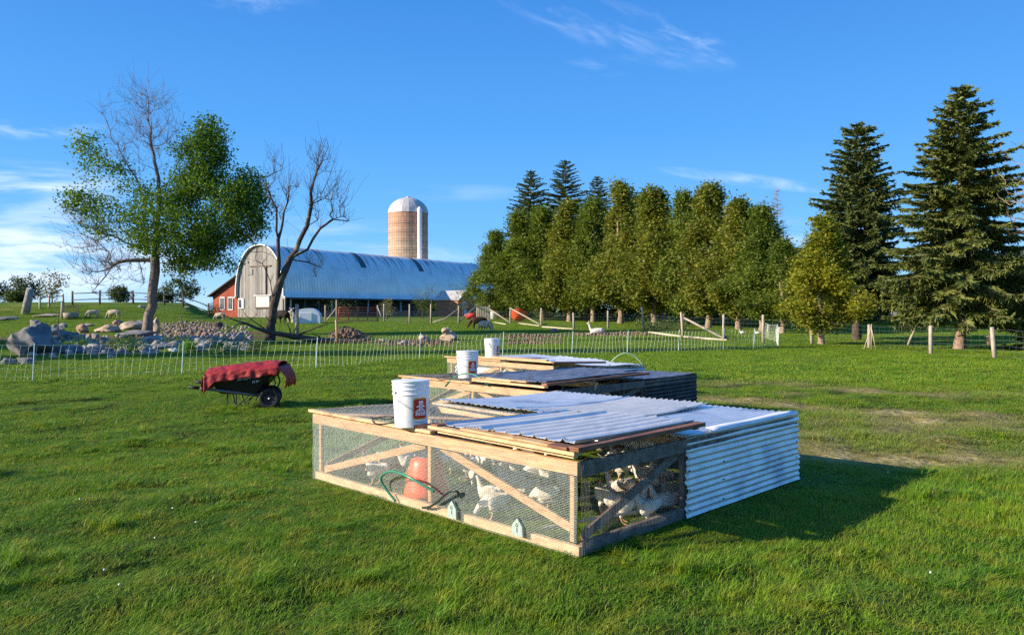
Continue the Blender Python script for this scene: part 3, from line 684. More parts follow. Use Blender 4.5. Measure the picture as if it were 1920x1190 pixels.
# rope handle in garden hose on the front, a dark tube shaped as that hose's shadow, and two pointed plaques
def on_front(u, z, out): return P1(u, 0, z) + Q1.nu * (.03 + out)
def smooth_curve(pts, n=8):
    pts = [Vector(p) for p in pts]; res = []
    for i in range(len(pts) - 1):
        p0, p1, p2, p3 = pts[max(i - 1, 0)], pts[i], pts[i + 1], pts[min(i + 2, len(pts) - 1)]
        for k in range(n):
            t = k / n; res.append(.5 * ((2 * p1) + (p2 - p0) * t + (2 * p0 - 5 * p1 + 4 * p2 - p3) * t * t + (3 * p1 - p0 - 3 * p2 + p3) * t ** 3))
    return res + [pts[-1]]
def px_front(px, py, out=0.):
    # point on the plane "out" metres in front of the front side, seen at this pixel (used to read off the hose's shape)
    d = Vector(((px - 960) / F, 1, -(py - YH) / F)); n = Q1.nu; p0 = Q1.o + P1(0, 0, 0) + n * (.03 + out); o = Vector((0, 0, CH))
    t = (p0 - o).dot(n) / d.dot(n); return o + d * t - Q1.o
mb = MB(); mb.tube(smooth_curve([px_front(741, 940, .0), px_front(722, 915, .03), px_front(714, 897, .06), px_front(724, 886, .09), px_front(742, 885, .11), px_front(765, 894, .12), px_front(790, 908, .09), px_front(814, 922, .05)]), .0105, 9)
hs_ = mb.build('hose_handle', M['hose'], pen1, True)
mb = MB(); mb.tube(smooth_curve([px_front(814, 922, .05), px_front(818, 932, .02), px_front(820, 941, .0)]), .0015, 5); mb.build('handle_rope', M['wire'], hs_, True)
mb = MB(); mb.tube(smooth_curve([px_front(792, 952, .0), px_front(806, 950, .02), px_front(822, 939, .03), px_front(838, 925, .05), px_front(852, 920, .05), px_front(859, 924, .03), px_front(857, 932, .01)]), .0095, 9)
mb.build('hose_handle', M['hose_shadow'], pen1, True)  # stands in for the green hose's cast shadow, not a second handle
for (u0, px0, py0) in ((0, 850, 957), (0, 973, 990)):
    b_ = px_front(px0, py0 + 14, .004); c_ = px_front(px0, py0 - 19, .004); du = Q1.du; z0 = b_.z; hw = .052 if px0 < 900 else .054; hh = c_.z - z0
    V = [b_ - du * hw, b_ + du * hw, b_ + du * hw * .9 + Vector((0, 0, hh * .58)), b_ + Vector((0, 0, hh)), b_ - du * hw * .9 + Vector((0, 0, hh * .58))]
    V2 = [v + Q1.nu * .018 for v in V]; mb = MB(); mb.add(V + V2, [(4, 3, 2, 1, 0), (5, 6, 7, 8, 9)] + [(i, (i + 1) % 5, 5 + (i + 1) % 5, 5 + i) for i in range(5)])
    pq = mb.build('rope_plaque', M['plaque'], pen1)
    mb = MB(); cc = b_ + Vector((0, 0, hh * .62)) + Q1.nu * .022; mb.tube([cc + Vector((0, 0, .012)), cc + Q1.nu * .01, cc - Vector((0, 0, .012))], .003, 6)
    mb.tube([cc - Vector((0, 0, .02)), cc - Vector((0, 0, .05))], .002, 5); mb.build('hook', M['trim_dark'], pq)

# second and third pens
Q2 = Quad((-1.56, 11.16), (.41, 9.28), (2.84, 12.05), (.86, 13.05), (.62, .62, .60, .60))
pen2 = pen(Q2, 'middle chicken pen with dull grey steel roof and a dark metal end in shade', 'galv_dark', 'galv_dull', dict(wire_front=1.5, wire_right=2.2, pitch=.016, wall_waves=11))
P2, T2 = Q2.P, Q2.top; W2, D2 = Q2.W, Q2.D
sheet(pen2, Q2, (T2(.45, 1.60, .04), T2(.35, D2, .035), T2(1.6, 1.5, .04), T2(1.6, D2, .03)), 9, .010, 'rib', 'galv_dull', sag=.02, jag=.04)
sheet(pen2, Q2, (T2(1.45, 1.5, .05), T2(1.45, D2 + .02, .02), T2(W2 + .03, 1.9, .02), T2(W2 + .03, D2 + .02, .012)), 9, .011, 'rib', 'galv_dull', sag=.02, jag=.03)
board(pen2, 'roof_batten', T2(.42, 1.52, .012), T2(1.5, 1.42, .03), .045, .022, 'lumber_pale')
lid = MB(); lid.bar(T2(-.08, -.01, .022), T2(1.42, -.01, .022), .05, .024); l2a = lid.build('open_lid', M['lumber'], pen2, bevel=.002)
sub(l2a, 'lid_frame', T2(-.04, .02, .020), T2(.02, 1.50, .010), .05, .024, 'lumber_brown')
sub(l2a, 'lid_frame', T2(1.38, .04, .020), T2(1.4, 1.4, .020), .05, .024, 'lumber_brown')
sub(l2a, 'lid_frame', T2(.12, .03, .004), T2(1.38, 1.2, .004), .045, .018, 'lumber_grey')
V, Fq = wirenet(T2(0, 0, .036), T2(1.4, 0, .036), T2(.02, 1.5, .03), T2(1.4, 1.4, .03), .05, .0009, .008, 5, 12); npmesh('lid_wire', V, Fq, M['wire_dark'], l2a)
lid2 = MB(); lid2.bar(T2(1.50, -.04, .062), T2(W2 + .04, -.05, .058), .07, .024); l2b = lid2.build('steel_lid', M['lumber_pale'], pen2, bevel=.002)
sub(l2b, 'lid_frame', T2(W2 + .03, -.08, .088), T2(W2 + .02, 2.25, .088), .085, .03, 'lumber_brown')
sub(l2b, 'lid_frame', T2(1.5, -.04, .086), T2(2.2, -.04, .086), .07, .018, 'lumber')
sub(l2b, 'lid_frame', T2(1.75, -.02, .10), T2(2.45, -.02, .096), .08, .012, 'lumber_pale')
mb = MB(); corrugated(mb, T2(1.46, .06, .105), T2(1.46, 2.15, .09), T2(W2, .0, .108), T2(W2 - .02, 2.2, .1), 8, .013, 'rib', sag=-.01, jag=.05, bulge=.015); mb.build('lid_sheet', M['galv_dull'], l2b, True)
mb = MB(); mb.bar(P2(W2 + .02, .95, .56), P2(W2 + .03, 1.0, .66), .04, .02); mb.build('lid_prop', M['lumber_pale'], l2b)
def arc(a, b, h, n=12, side=Vector((0, 0, 0))):
    return [a.lerp(b, k / n) + Vector((0, 0, h * math.sin(math.pi * k / n) ** .8)) + side * math.sin(math.pi * k / n) for k in range(n + 1)]
mb = MB(); mb.tube(arc(T2(.93, -.03, -.06), T2(1.78, -.04, .0), .17), .0085, 8); mb.build('hose_handle', M['hose'], pen2, True)
Q3 = Quad((-1.26, 15.39), (.72, 13.45), (2.45, 14.4), (.47, 16.34), (.64, .62, .54, .62))
pen3 = pen(Q3, 'farthest chicken pen with pale curved roof sheets and a pale hose hoop', 'galv', 'galv_white', dict(wire_front=1.2, wire_right=.9, pitch=.018, wall_waves=11))
T3, P3 = Q3.top, Q3.P; W3, D3 = Q3.W, Q3.D
mb = MB(); corrugated(mb, P3(.05, .12, .03), P3(.05 + W3 * .5, .12, .03), T3(.05, .12, .02), T3(.05 + W3 * .5, .12, .02), 9, .01, ns=8); mb.build('metal_wall', M['galv_white'], pen3, True)
sheet(pen3, Q3, (T3(.75, .5, .04), T3(.7, D3 + .03, .05), T3(W3 + .02, .3, .05), T3(W3 + .02, D3 + .03, .03)), 14, .008, 'sine', 'galv_white', sag=.03, bulge=.03, jag=.04)
sheet(pen3, Q3, (T3(.0, .9, .03), T3(.0, D3, .035), T3(.8, .8, .03), T3(.8, D3, .035)), 6, .008, 'sine', 'galv', sag=.01, jag=.03)
for a, b, m_, dz in (((-.06, -.02), (W3 * .55, -.02), 'lumber', .025), ((.7, .04), (W3, .05), 'lumber_pale', .06), ((1.1, .12), (W3 - .3, .14), 'lumber', .08), ((.1, .3), (.1, 1.2), 'lumber_brown', .02)):
    board(pen3, 'lid_frame', T3(*a, dz), T3(*b, dz), .08, .024, m_)
board(pen3, 'lid_frame', T3(W3 + .03, -.05, .06), T3(W3 + .03, 1.05, .075), .1, .03, 'lumber_brown')
mb = MB(); mb.tube(arc(T3(W3, 1.15, -.02), T3(W3, 1.15, -.02) + Vector((.66, .05, .0)), .26, 14), .009, 8); mb.build('hose_handle', M['hose_pale'], pen3, True)

# ---------------------------------------------------------------- buckets
def text_obj(s, size, m, parent, loc, rot, ext=.0006, name='lettering', shear=0.):
    cu_ = bpy.data.curves.new('t', 'FONT'); cu_.body = s; cu_.size = size; cu_.extrude = ext; cu_.align_x = 'CENTER'; cu_.align_y = 'CENTER'; cu_.shear = shear
    to = bpy.data.objects.new('t', cu_); COL.objects.link(to); dg = bpy.context.evaluated_depsgraph_get()
    me_ = bpy.data.meshes.new_from_object(to.evaluated_get(dg)); bpy.data.objects.remove(to)
    o = bpy.data.objects.new(name, me_); COL.objects.link(o); me_.materials.clear(); me_.materials.append(M[m]); o.parent = parent
    o.location = loc; o.rotation_euler = rot; return o
def bucket_mesh(loc, rz, label, tilt=0.):
    root = empty('plastic_bucket', loc, rz, label, 'bucket', 'white buckets standing on the pens'); root.rotation_euler = (0, tilt, rz)
    H, r0, r1 = .37, .131, .150; rr = lambda z: r0 + (r1 - r0) * z / H
    prof = [(0.001, .012), (r0 - .01, .01), (r0 - .004, .0), (r0, .006), (rr(.26), .26), (rr(.26) + .007, .262), (rr(.26) + .007, .272), (rr(.275), .274), (rr(.30), .30), (rr(.30) + .006, .301), (rr(.3) + .006, .309), (rr(.31), .311),
            (rr(.335), .335), (rr(.335) + .006, .336), (rr(.335) + .006, .343), (rr(.35), .345), (rr(.36), .362), (rr(.37) + .006, .364), (rr(.37) + .006, .372), (rr(.37) - .004, .372), (rr(.3) - .006, .3), (r0 - .006, .02), (.001, .02)]
    mb = MB(); mb.lathe(prof, 40); b = mb.build('bucket_body', M['bucket'], root, True); b.data.set_sharp_from_angle(angle=R(25))
    mb = MB(); mb.lathe([(.001, .374), (r1 - .01, .374), (r1 + .002, .371), (r1 + .002, .366)], 40); mb.build('bucket_lid', M['bucket'], root, True)
    # curved logo pieces: polygons in (arc metres, height) wrapped on the wall
    def wrap(polys, dr, m, name, par):
        mb = MB()
        for pg in polys:
            # subdivide along the arc by slicing the polygon into strips
            xs = [p[0] for p in pg]; n = max(1, int((max(xs) - min(xs)) / .012))
            bm = bmesh.new(); vs = [bm.verts.new((p[0], p[1], 0)) for p in pg]; bm.faces.new(vs)
            for k in range(1, n):
                x = min(xs) + (max(xs) - min(xs)) * k / n
                bmesh.ops.bisect_plane(bm, geom=bm.verts[:] + bm.edges[:] + bm.faces[:], plane_co=(x, 0, 0), plane_no=(1, 0, 0))
            bm.verts.ensure_lookup_table(); bm.verts.index_update(); V = []
            for v in bm.verts:
                r = rr(v.co.y) + dr; a = v.co.x / r; V.append((r * math.cos(a), r * math.sin(a), v.co.y))
            mb.add(V, [[v.index for v in f.verts] for f in bm.faces]); bm.free()
        return mb.build(name, M[m], par)
    def rrect(x0, x1, y0, y1, r):
        P = []
        for cx, cy, a0 in ((x1 - r, y1 - r, 0), (x0 + r, y1 - r, 90), (x0 + r, y0 + r, 180), (x1 - r, y0 + r, 270)):
            for k in range(5): a = R(a0 + k * 22.5); P.append((cx + r * math.cos(a), cy + r * math.sin(a)))
        return P
    lx, ly, s = 0., .155, 1.
    lb = wrap([rrect(-.066, .066, .068, .238, .02)], .0012, 'logo_yellow', 'logo', b)
    lb = wrap([rrect(-.058, .058, .076, .230, .016)], .0024, 'logo_red', 'logo', b)
    # a white house roof over two linked H shapes
    z0 = .100
    H1 = [[(-.045, .165), (-.020, .185), (-.020, .165)], [(.045, .165), (.020, .185), (.020, .165)],
          [(-.016, .215), (-.004, .215), (-.004, .098), (-.016, .098)], [(.004, .215), (.016, .215), (.016, .098), (.004, .098)], [(-.020, .212), (.020, .212), (.020, .200), (-.020, .200)],
          [(-.046, .098), (-.034, .098), (-.034, .135), (-.046, .135)], [(.034, .098), (.046, .098), (.046, .135), (.034, .135)],
          [(-.046, .135), (-.020, .152), (-.020, .138), (-.034, .130)], [(.046, .135), (.034, .130), (.020, .138), (.020, .152)],
          [(-.030, .098), (-.021, .098), (-.021, .134), (-.030, .128)], [(.021, .098), (.030, .098), (.030, .128), (.021, .134)]]
    wrap(H1, .0036, 'logo_white', 'logo', b)
    mk = [[(x, y), (x + w, y + sl), (x + w - .002, y + sl + .0035), (x - .002, y + .0035)] for x, y, w, sl in
          [(-.20, .250, .022, .0), (-.205, .262, .025, .0), (-.2, .25, .001, .012), (-.19, .225, .02, -.018), (-.185, .235, .014, -.022), (-.20, .21, .012, .018), (-.18, .205, .01, .02), (-.195, .14, .006, .004), (-.192, .15, .008, .0), (-.10, .05, .004, .003), (-.05, .045, .07, -.002)]]
    wrap(mk, .0012, 'ink', 'pen_marks', b)
    # ears and wire bail
    for sg in (-1, 1): mb = MB(); mb.tube([(0, sg * (rr(.28)), .285), (0, sg * (rr(.28) + .018), .285)], .012, 10); mb.build('bail_ear', M['bucket'], root)
    pts = [Vector((.135 * math.sin(a) * .99, (rr(.28) + .016) * math.cos(a), .285 - .155 * math.sin(a))) for a in np.linspace(0, math.pi, 17)]
    pts = [Vector((math.sqrt(max(0, (rr(p.z) + .012) ** 2 - min(abs(p.y), rr(p.z)) ** 2)) if abs(p.y) < rr(p.z) else .012, p.y, p.z)) for p in pts]
    mb = MB(); mb.tube(pts, .0018, 6); mb.build('bail', M['wire_dark'], root, True)
    return root
def bucket_at(Q, px, py, D, z, face_px, label, tilt=0):
    x = AX(px, D); ang = math.atan2(-D, -x) + face_px; return bucket_mesh((x, D, z), ang, label, tilt)
bucket_at(Q1, 771, 797, 6.16 + .12, .656, R(33), 'white plastic bucket with red and yellow logo on the nearest pen', -.02)
bucket_at(Q2, 877, 707, 10.62 + .1, .657, R(30), 'white plastic bucket with red logo behind the hose hoop on the middle pen', -.015)
bucket_at(Q3, 923, 672, 14.75, .676, R(62), 'small looking white bucket with its logo turned aside, on the farthest pen')
# black tubing tied beside two of the buckets
def tubing(c, d, s, label, seed):
    r = np.random.default_rng(seed); mb = MB(); c = Vector(c); d = Vector(d)
    pd = Vector((-d.y, d.x, 0))
    base = [(-.30, -.03, 0), (-.12, -.02, .012), (.0, .02, .02), (.08, .03, .10), (.10, .0, .02), (.16, -.02, .02), (.12, -.03, .0), (-.05, -.05, -.03), (-.18, -.06, -.035), (-.24, -.03, .0), (-.1, .03, .03), (.05, .06, .03), (.1, .05, .02)]
    mb.tube(smooth_curve([c + d * a * s + pd * b * s + Vector((0, 0, q * s + .012)) for a, b, q in base], 6), .005, 7)
    return tag(mb.build('water_tube', M['rubber'], None, True), label, 'tube')
tubing(Q1.o + T1(1.20, .0, .04), Q1.du, .85, 'thin black water tube looped beside the bucket on the nearest pen', 1)
tubing(Q2.o + T2(.95, .0, .04), Q2.du, .7, 'thin black water tube looped beside the bucket on the middle pen', 2)

# ---------------------------------------------------------------- bell waterer in the nearest pen
wp = Vector((AX(800, 6.45), 6.45, .13))
root = empty('poultry_drinker', wp - Vector((0, 0, .05)), 0, 'orange bell drinker hanging inside the nearest pen among the hens', 'drinker')
mb = MB(); mb.lathe([(.150, -.01), (.166, -.012), (.170, .0), (.162, .04), (.150, .10), (.136, .17), (.126, .22), (.112, .255), (.09, .272)], 32); mb.build('bell', M['orange'], root, True)
mb = MB(); mb.lathe([(.088, .268), (.092, .30), (.092, .36), (.06, .375), (.02, .38), (.02, .40), (.001, .40)], 28); mb.build('tank', M['clear_plastic'], root, True)
mb = MB(); mb.tube([(0, 0, .39), (0, 0, .50)], .003, 6); mb.build('hanger_cord', M['ink'], root); root.scale = (1.12, 1.12, 1.12)
# ---------------------------------------------------------------- barn, silo, milk house
AXd = Vector((.52, .854, 0)).normalized(); GD = Vector((AXd.y, -AXd.x, 0))   # barn axis; GD points from the left eave to the right eave (towards the camera)
BC = Vector((-27.8, 95, 0)); BW, BL, BZ = 8.6, 62., .62
bo = BC - GD * BW / 2; bo.z = BZ
barn = empty('barn', bo, math.atan2(GD.y, GD.x), 'long round roofed dairy barn with weathered grey board gable and pale steel roof', 'barn')
# local frame: x across (left -, right +, right = camera side), y along the axis, z up
EV, AP = 2.65, 9.0
def prof(a): # a from 0 (right eave) to pi (left eave)
    c, s = math.cos(a), math.sin(a)
    return (BW / 2 * math.copysign(abs(c) ** .86, c), EV + (AP - EV) * abs(s) ** .93)
arcp = [prof(math.pi * k / 28) for k in range(29)]
mb = MB(); pts = [(BW / 2, 0)] + [(x, z) for x, z in arcp] + [(-BW / 2, 0)]
V = [(x, 0, z) for x, z in pts] + [(x, .2, z) for x, z in pts]; n = len(pts)
mb.add(V, [tuple(range(n)), tuple(range(2 * n - 1, n - 1, -1))] + [(i, n + i, n + (i + 1) % n, (i + 1) % n) for i in range(n)])
gable = mb.build('gable_wall', M['barn_boards'], barn)
mb = MB()
def shell(off0, off1, y0, y1, a0=0, a1=28, sub_=1):
    P0 = []; P1_ = []
    for k in range(a0, a1 + 1):
        x, z = arcp[k]; nx, nz_ = x / (BW / 2) * .8, max(0, (z - EV) / (AP - EV)); l = math.hypot(nx, nz_) or 1; nx /= l; nz_ /= l
        P0.append((x + nx * off0, z + nz_ * off0)); P1_.append((x + nx * off1, z + nz_ * off1))
    return P0, P1_
Pi, Po = shell(0.0, .09, 0, 0)
Po = [(Po[0][0] + .35, Po[0][1] - .18)] + Po + [(Po[-1][0] - .35, Po[-1][1] - .18)]; Pi = [(Pi[0][0] + .32, Pi[0][1] - .24)] + Pi + [(Pi[-1][0] - .32, Pi[-1][1] - .24)]
ys = np.linspace(-.35, BL, 40)
mb.grid([[(x, y, z) for x, z in Po] for y in ys]); mb.grid([[(x, y, z) for x, z in Pi][::-1] for y in ys])
for y in (ys[0], ys[-1]): mb.grid([[(x, y, z) for x, z in Po], [(x, y, z) for x, z in Pi]])
for k in (0, -1): mb.grid([[(Po[k][0], y, Po[k][1]) for y in ys], [(Pi[k][0], y, Pi[k][1]) for y in ys]])
# roof steel: fine ribs, rust streaks below the ridge
m = M['barn_roof']; t = m.node_tree; N = t.nodes; Lk = t.links; b = N['Principled BSDF']
tcn = N.new('ShaderNodeTexCoord'); s = N.new('ShaderNodeSeparateXYZ'); Lk.new(tcn.outputs['Object'], s.inputs[0])
wv = N.new('ShaderNodeMath'); wv.operation = 'MULTIPLY'; Lk.new(s.outputs[1], wv.inputs[0]); wv.inputs[1].default_value = 12.5
si = N.new('ShaderNodeMath'); si.operation = 'SINE'; Lk.new(wv.outputs[0], si.inputs[0])
bp = N.new('ShaderNodeBump'); bp.inputs['Strength'].default_value = .45; bp.inputs['Distance'].default_value = .03; Lk.new(si.outputs[0], bp.inputs['Height']); Lk.new(bp.outputs[0], b.inputs['Normal'])
mp = N.new('ShaderNodeMapping'); mp.inputs['Scale'].default_value = (.35, 2.2, .35); Lk.new(tcn.outputs['Object'], mp.inputs[0])
nz_ = N.new('ShaderNodeTexNoise'); nz_.inputs['Scale'].default_value = .8; nz_.inputs['Detail'].default_value = 8; Lk.new(mp.outputs[0], nz_.inputs['Vector'])
mr = N.new('ShaderNodeMapRange'); mr.inputs[1].default_value = .52; mr.inputs[2].default_value = .66; Lk.new(nz_.outputs['Fac'], mr.inputs[0])
mz = N.new('ShaderNodeMapRange'); mz.inputs[1].default_value = 6.0; mz.inputs[2].default_value = 8.4; Lk.new(s.outputs[2], mz.inputs[0])
mu = N.new('ShaderNodeMath'); mu.operation = 'MULTIPLY'; Lk.new(mr.outputs[0], mu.inputs[0]); Lk.new(mz.outputs[0], mu.inputs[1])
old = b.inputs['Base Color'].links[0].from_socket
x_ = N.new('ShaderNodeMix'); x_.data_type = 'RGBA'; Lk.new(mu.outputs[0], x_.inputs[0]); Lk.new(old, x_.inputs[6]); x_.inputs[7].default_value = (.17, .13, .10, 1); Lk.new(x_.outputs[2], b.inputs['Base Color'])
mb.build('roof', m, barn, True)
for y0 in (14.5, 27.5, 47.5):
    a, b_ = [], []
    for k in range(6, 13):
        x, z = arcp[k]; nx, nz2 = x / (BW / 2) * .8, (z - EV) / (AP - EV); l = math.hypot(nx, nz2); a.append((x + nx / l * .10, z + nz2 / l * .10)); b_.append((x + nx / l * .12, z + nz2 / l * .12))
    mb = MB(); mb.grid([[(x, y, z) for x, z in b_] for y in (y0, y0 + 1.1)]); mb.grid([[(x, y, z) for x, z in a] for y in (y0, y0 + 1.1)])
    mb.grid([[(x, y0, z) for x, z in a], [(x, y0, z) for x, z in b_]]); mb.grid([[(x, y0 + 1.1, z) for x, z in a], [(x, y0 + 1.1, z) for x, z in b_]])
    mb.build('roof_light_strip', M['skylight'], barn, True)
def lbox(par, name, c, d, m_, **k): mb = MB(); mb.box(c, d); return mb.build(name, m_ if not isinstance(m_, str) else M[m_], par, **k)
# verge, hay door, track, white panel, small window, feed rail
mb = MB(); mb.tube([(x * 1.012, -.06, z + .05) for x, z in arcp], .05, 6); mb.build('verge_trim', M['post'], barn, True)
hd = lbox(barn, 'hay_door', (.15, -.07, 4.6), (1.9, .08, 3.4), M['barn_boards'])
lbox(barn, 'door_track', (.0, -.10, 6.4), (3.9, .1, .14), 'lumber_grey')
lbox(hd, 'door_edge', (1.08, -.09, 4.6), (.09, .12, 3.5), 'post_dark')
lbox(barn, 'ledge', (.5, -.12, 2.72), (3.1, .25, .10), 'trim_white')
pn = lbox(barn, 'white_panel', (.45, -.06, 1.95), (2.5, .08, 1.35), 'milk_roof')
for q in (-.84, .84): lbox(pn, 'panel_stile', (.45 + q * 1.5, -.10, 1.95), (.08, .06, 1.4), 'lumber_grey')
lbox(pn, 'panel_rail', (.45, -.14, 1.18), (2.9, .08, .10), 'post_dark')
lbox(barn, 'small_window', (-3.55, -.07, 1.75), (1.0, .08, 1.3), 'trim_white'); lbox(barn, 'pane', (-3.7, -.12, 1.72), (.45, .04, 1.0), 'pane')
lbox(barn, 'side_door', (3.55, -.06, 1.2), (1.1, .08, 2.1), M['barn_boards'])
lbox(barn, 'loft_hatch', (-1.9, -.06, 5.7), (1.0, .06, .7), M['barn_boards'])
# open side under the eave: posts, beam, back wall, floor shade
for k in range(24):
    y = 1.0 + k * 2.35
    if y > 34: break
    lbox(barn, 'eave_post', (BW / 2 - .05, y, 1.2), (.13, .13, 2.45), 'post_dark' if k % 3 else 'trim_white')
lbox(barn, 'eave_beam', (BW / 2 + .02, 17.6, 2.47), (.2, 34, .18), 'lumber_grey')
lbox(barn, 'gutter', (BW / 2 + .42, BL / 2 - 14.0, EV - .33), (.12, BL - 29, .14), 'trim_dark')
lbox(barn, 'low_wall', (BW / 2 - .0, 17.6, .35), (.18, 34, .7), 'post_dark')
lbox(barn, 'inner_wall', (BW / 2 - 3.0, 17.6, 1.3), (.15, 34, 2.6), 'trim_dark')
lbox(barn, 'side_wall', (BW / 2 - .05, 48, 1.3), (.18, 26, 2.6), 'brick')
lbox(barn, 'left_wall', (-BW / 2 + .1, BL / 2, 1.3), (.18, BL - .6, 2.6), M['red_boards'])
lbox(barn, 'end_wall', (0, BL - .3, 2.5), (BW - .4, .2, 5), 'barn_boards')
# red lean-to on the left
xl0, xl1 = -BW / 2 - .02, -BW / 2 - 5.0
mb = MB(); zt0, zt1 = 5.15, 2.75
V = [(xl0, .12, 0), (xl0, .12, zt0), (xl1, .12, zt1), (xl1, .12, 0)]; V += [(x, y + .18, z) for x, y, z in V]
mb.add(V, [(0, 1, 2, 3), (7, 6, 5, 4)] + [(i, 4 + i, 4 + (i + 1) % 4, (i + 1) % 4) for i in range(4)]); lw = mb.build('lean_to_wall', M['red_boards'], barn)
mb = MB(); mb.bar((xl0 + .1, 16, zt0 + .10), (xl1 - .4, 16, zt1 - .08), 33, .12, up=(0, 0, 1)); mb.build('lean_to_roof', M['trim_dark'], barn)
lbox(barn, 'lean_to_side', (xl1 + .1, 16, zt1 / 2), (.15, 31.5, zt1), M['red_boards'])
for xx in (-BW / 2 - 1.45, -BW / 2 - 3.05):
    w_ = lbox(barn, 'window', (xx, .07, 1.75), (.95, .1, 1.7), 'trim_white')
    for s_ in (-.2, .2): lbox(w_, 'pane', (xx + s_, .01, 1.75), (.30, .04, 1.45), 'pane')
# silo
si_p = Vector((AX(765.5, 135), 135, .6)); sr = 3.42
silo = empty('silo', si_p, 0, 'tall tiled silo with white ribbed dome standing behind the barn roof', 'silo')
m = bpy.data.materials.new('silo_tiles'); m.use_nodes = True; t = m.node_tree; N = t.nodes; Lk = t.links; b = N['Principled BSDF']; b.inputs['Roughness'].default_value = .7
tcn = N.new('ShaderNodeTexCoord'); s = N.new('ShaderNodeSeparateXYZ'); Lk.new(tcn.outputs['Object'], s.inputs[0])
at_ = N.new('ShaderNodeMath'); at_.operation = 'ARCTAN2'; Lk.new(s.outputs[1], at_.inputs[0]); Lk.new(s.outputs[0], at_.inputs[1])
cbn = N.new('ShaderNodeCombineXYZ'); mu = N.new('ShaderNodeMath'); mu.operation = 'MULTIPLY'; Lk.new(at_.outputs[0], mu.inputs[0]); mu.inputs[1].default_value = sr
Lk.new(mu.outputs[0], cbn.inputs[0]); Lk.new(s.outputs[2], cbn.inputs[1])
bk = N.new('ShaderNodeTexBrick'); bk.offset = 0; bk.inputs['Scale'].default_value = 1; bk.inputs['Brick Width'].default_value = .47; bk.inputs['Row Height'].default_value = .76; bk.inputs['Mortar Size'].default_value = .03; bk.inputs['Bias'].default_value = 0
bk.inputs['Color1'].default_value = (.50, .36, .24, 1); bk.inputs['Color2'].default_value = (.38, .26, .17, 1); bk.inputs['Mortar'].default_value = (.10, .06, .045, 1); Lk.new(cbn.outputs[0], bk.inputs['Vector'])
nzn = N.new('ShaderNodeTexNoise'); nzn.inputs['Scale'].default_value = .5; nzn.inputs['Detail'].default_value = 6; Lk.new(tcn.outputs['Object'], nzn.inputs['Vector'])
mz = N.new('ShaderNodeMapRange'); mz.inputs[1].default_value = 12.5; mz.inputs[2].default_value = 17.5; Lk.new(s.outputs[2], mz.inputs[0])
ad = N.new('ShaderNodeMath'); ad.operation = 'MULTIPLY'; Lk.new(mz.outputs[0], ad.inputs[0]); Lk.new(nzn.outputs['Fac'], ad.inputs[1])
x_ = N.new('ShaderNodeMix'); x_.data_type = 'RGBA'; x_.blend_type = 'MIX'; Lk.new(ad.outputs[0], x_.inputs[0]); Lk.new(bk.outputs[0], x_.inputs[6]); x_.inputs[7].default_value = (.42, .12, .06, 1); Lk.new(x_.outputs[2], b.inputs['Base Color'])
mb = MB(); mb.lathe([(sr, 0), (sr, 17.55)], 64); mb.build('silo_wall', m, silo, True)
for k in range(10):
    mb = MB(); mb.lathe([(sr, 1.9 + k * 1.52), (sr + .035, 1.91 + k * 1.52), (sr + .035, 1.97 + k * 1.52), (sr, 1.98 + k * 1.52)], 64); mb.build('hoop', M['post_dark'], silo)
mb = MB(); nseg = 72; rows = []
for k in range(13):
    a = math.pi / 2 * k / 12; rows.append([((sr + .06 + (.035 if j % 4 == 0 else 0)) * math.cos(a) * math.cos(2 * math.pi * j / nseg), (sr + .06 + (.035 if j % 4 == 0 else 0)) * math.cos(a) * math.sin(2 * math.pi * j / nseg), 17.55 + 2.85 * math.sin(a)) for j in range(nseg + 1)])
mb.grid(rows); mb.build('dome', M['milk_roof'], silo)
mb = MB(); mb.lathe([(.3, 20.35), (.35, 20.5), (.1, 20.62), (.001, 20.64)], 16); mb.build('dome_cap', M['milk_roof'], silo, True)
ca = R(-52); cx_, cy_ = (sr + .42) * math.cos(ca), (sr + .42) * math.sin(ca)
mb = MB(); mb.lathe([(.40, .5)] + [(.42 if k % 2 else .38, .5 + k * .3) for k in range(1, 58)] + [(.36, 18.0), (.25, 18.35), (.001, 18.45)], 16, (cx_, cy_, 0)); mb.build('filler_pipe', M['galv_white'], silo, True)
# brick milk house between the barn and the tree row
mh = empty('milk_house', (AX(846, 112), 112, T(AX(846, 112), 112) - .1), math.atan2(GD.y, GD.x), 'small orange brick milk house with pale roof and a white door', 'outbuilding')
mb = MB(); w2, l2, e2, a2 = 1.8, 4.0, 2.3, 3.7   # ridge runs along local x (towards the camera right)
V = [(0, -w2, 0), (l2, -w2, 0), (l2, w2, 0), (0, w2, 0), (0, -w2, e2), (l2, -w2, e2), (l2, w2, e2), (0, w2, e2), (l2, 0, a2), (0, 0, a2)]
V = [(x - 1.5, y, z) for x, y, z in V]
mb.add(V, [(0, 1, 5, 4), (1, 2, 6, 8, 5), (2, 3, 7, 6), (3, 0, 4, 9, 7)]); mb.build('wall', M['brick'], mh)
mb = MB()
for sg in (-1, 1): mb.bar((-1.8, sg * (w2 / 2 + .1), (e2 + a2) / 2 - .0 + .05), (l2 - 1.2, sg * (w2 / 2 + .1), (e2 + a2) / 2 + .05), 2.4, .1, up=(0, -sg * -.56, .8))
mb.build('roof', M['milk_roof'], mh)
dr = lbox(mh, 'door', (l2 - 1.47, -.3, 1.1), (.08, 1.0, 2.1), 'trim_white'); lbox(dr, 'pane', (l2 - 1.41, -.3, 1.5), (.04, .6, .8), 'pane')
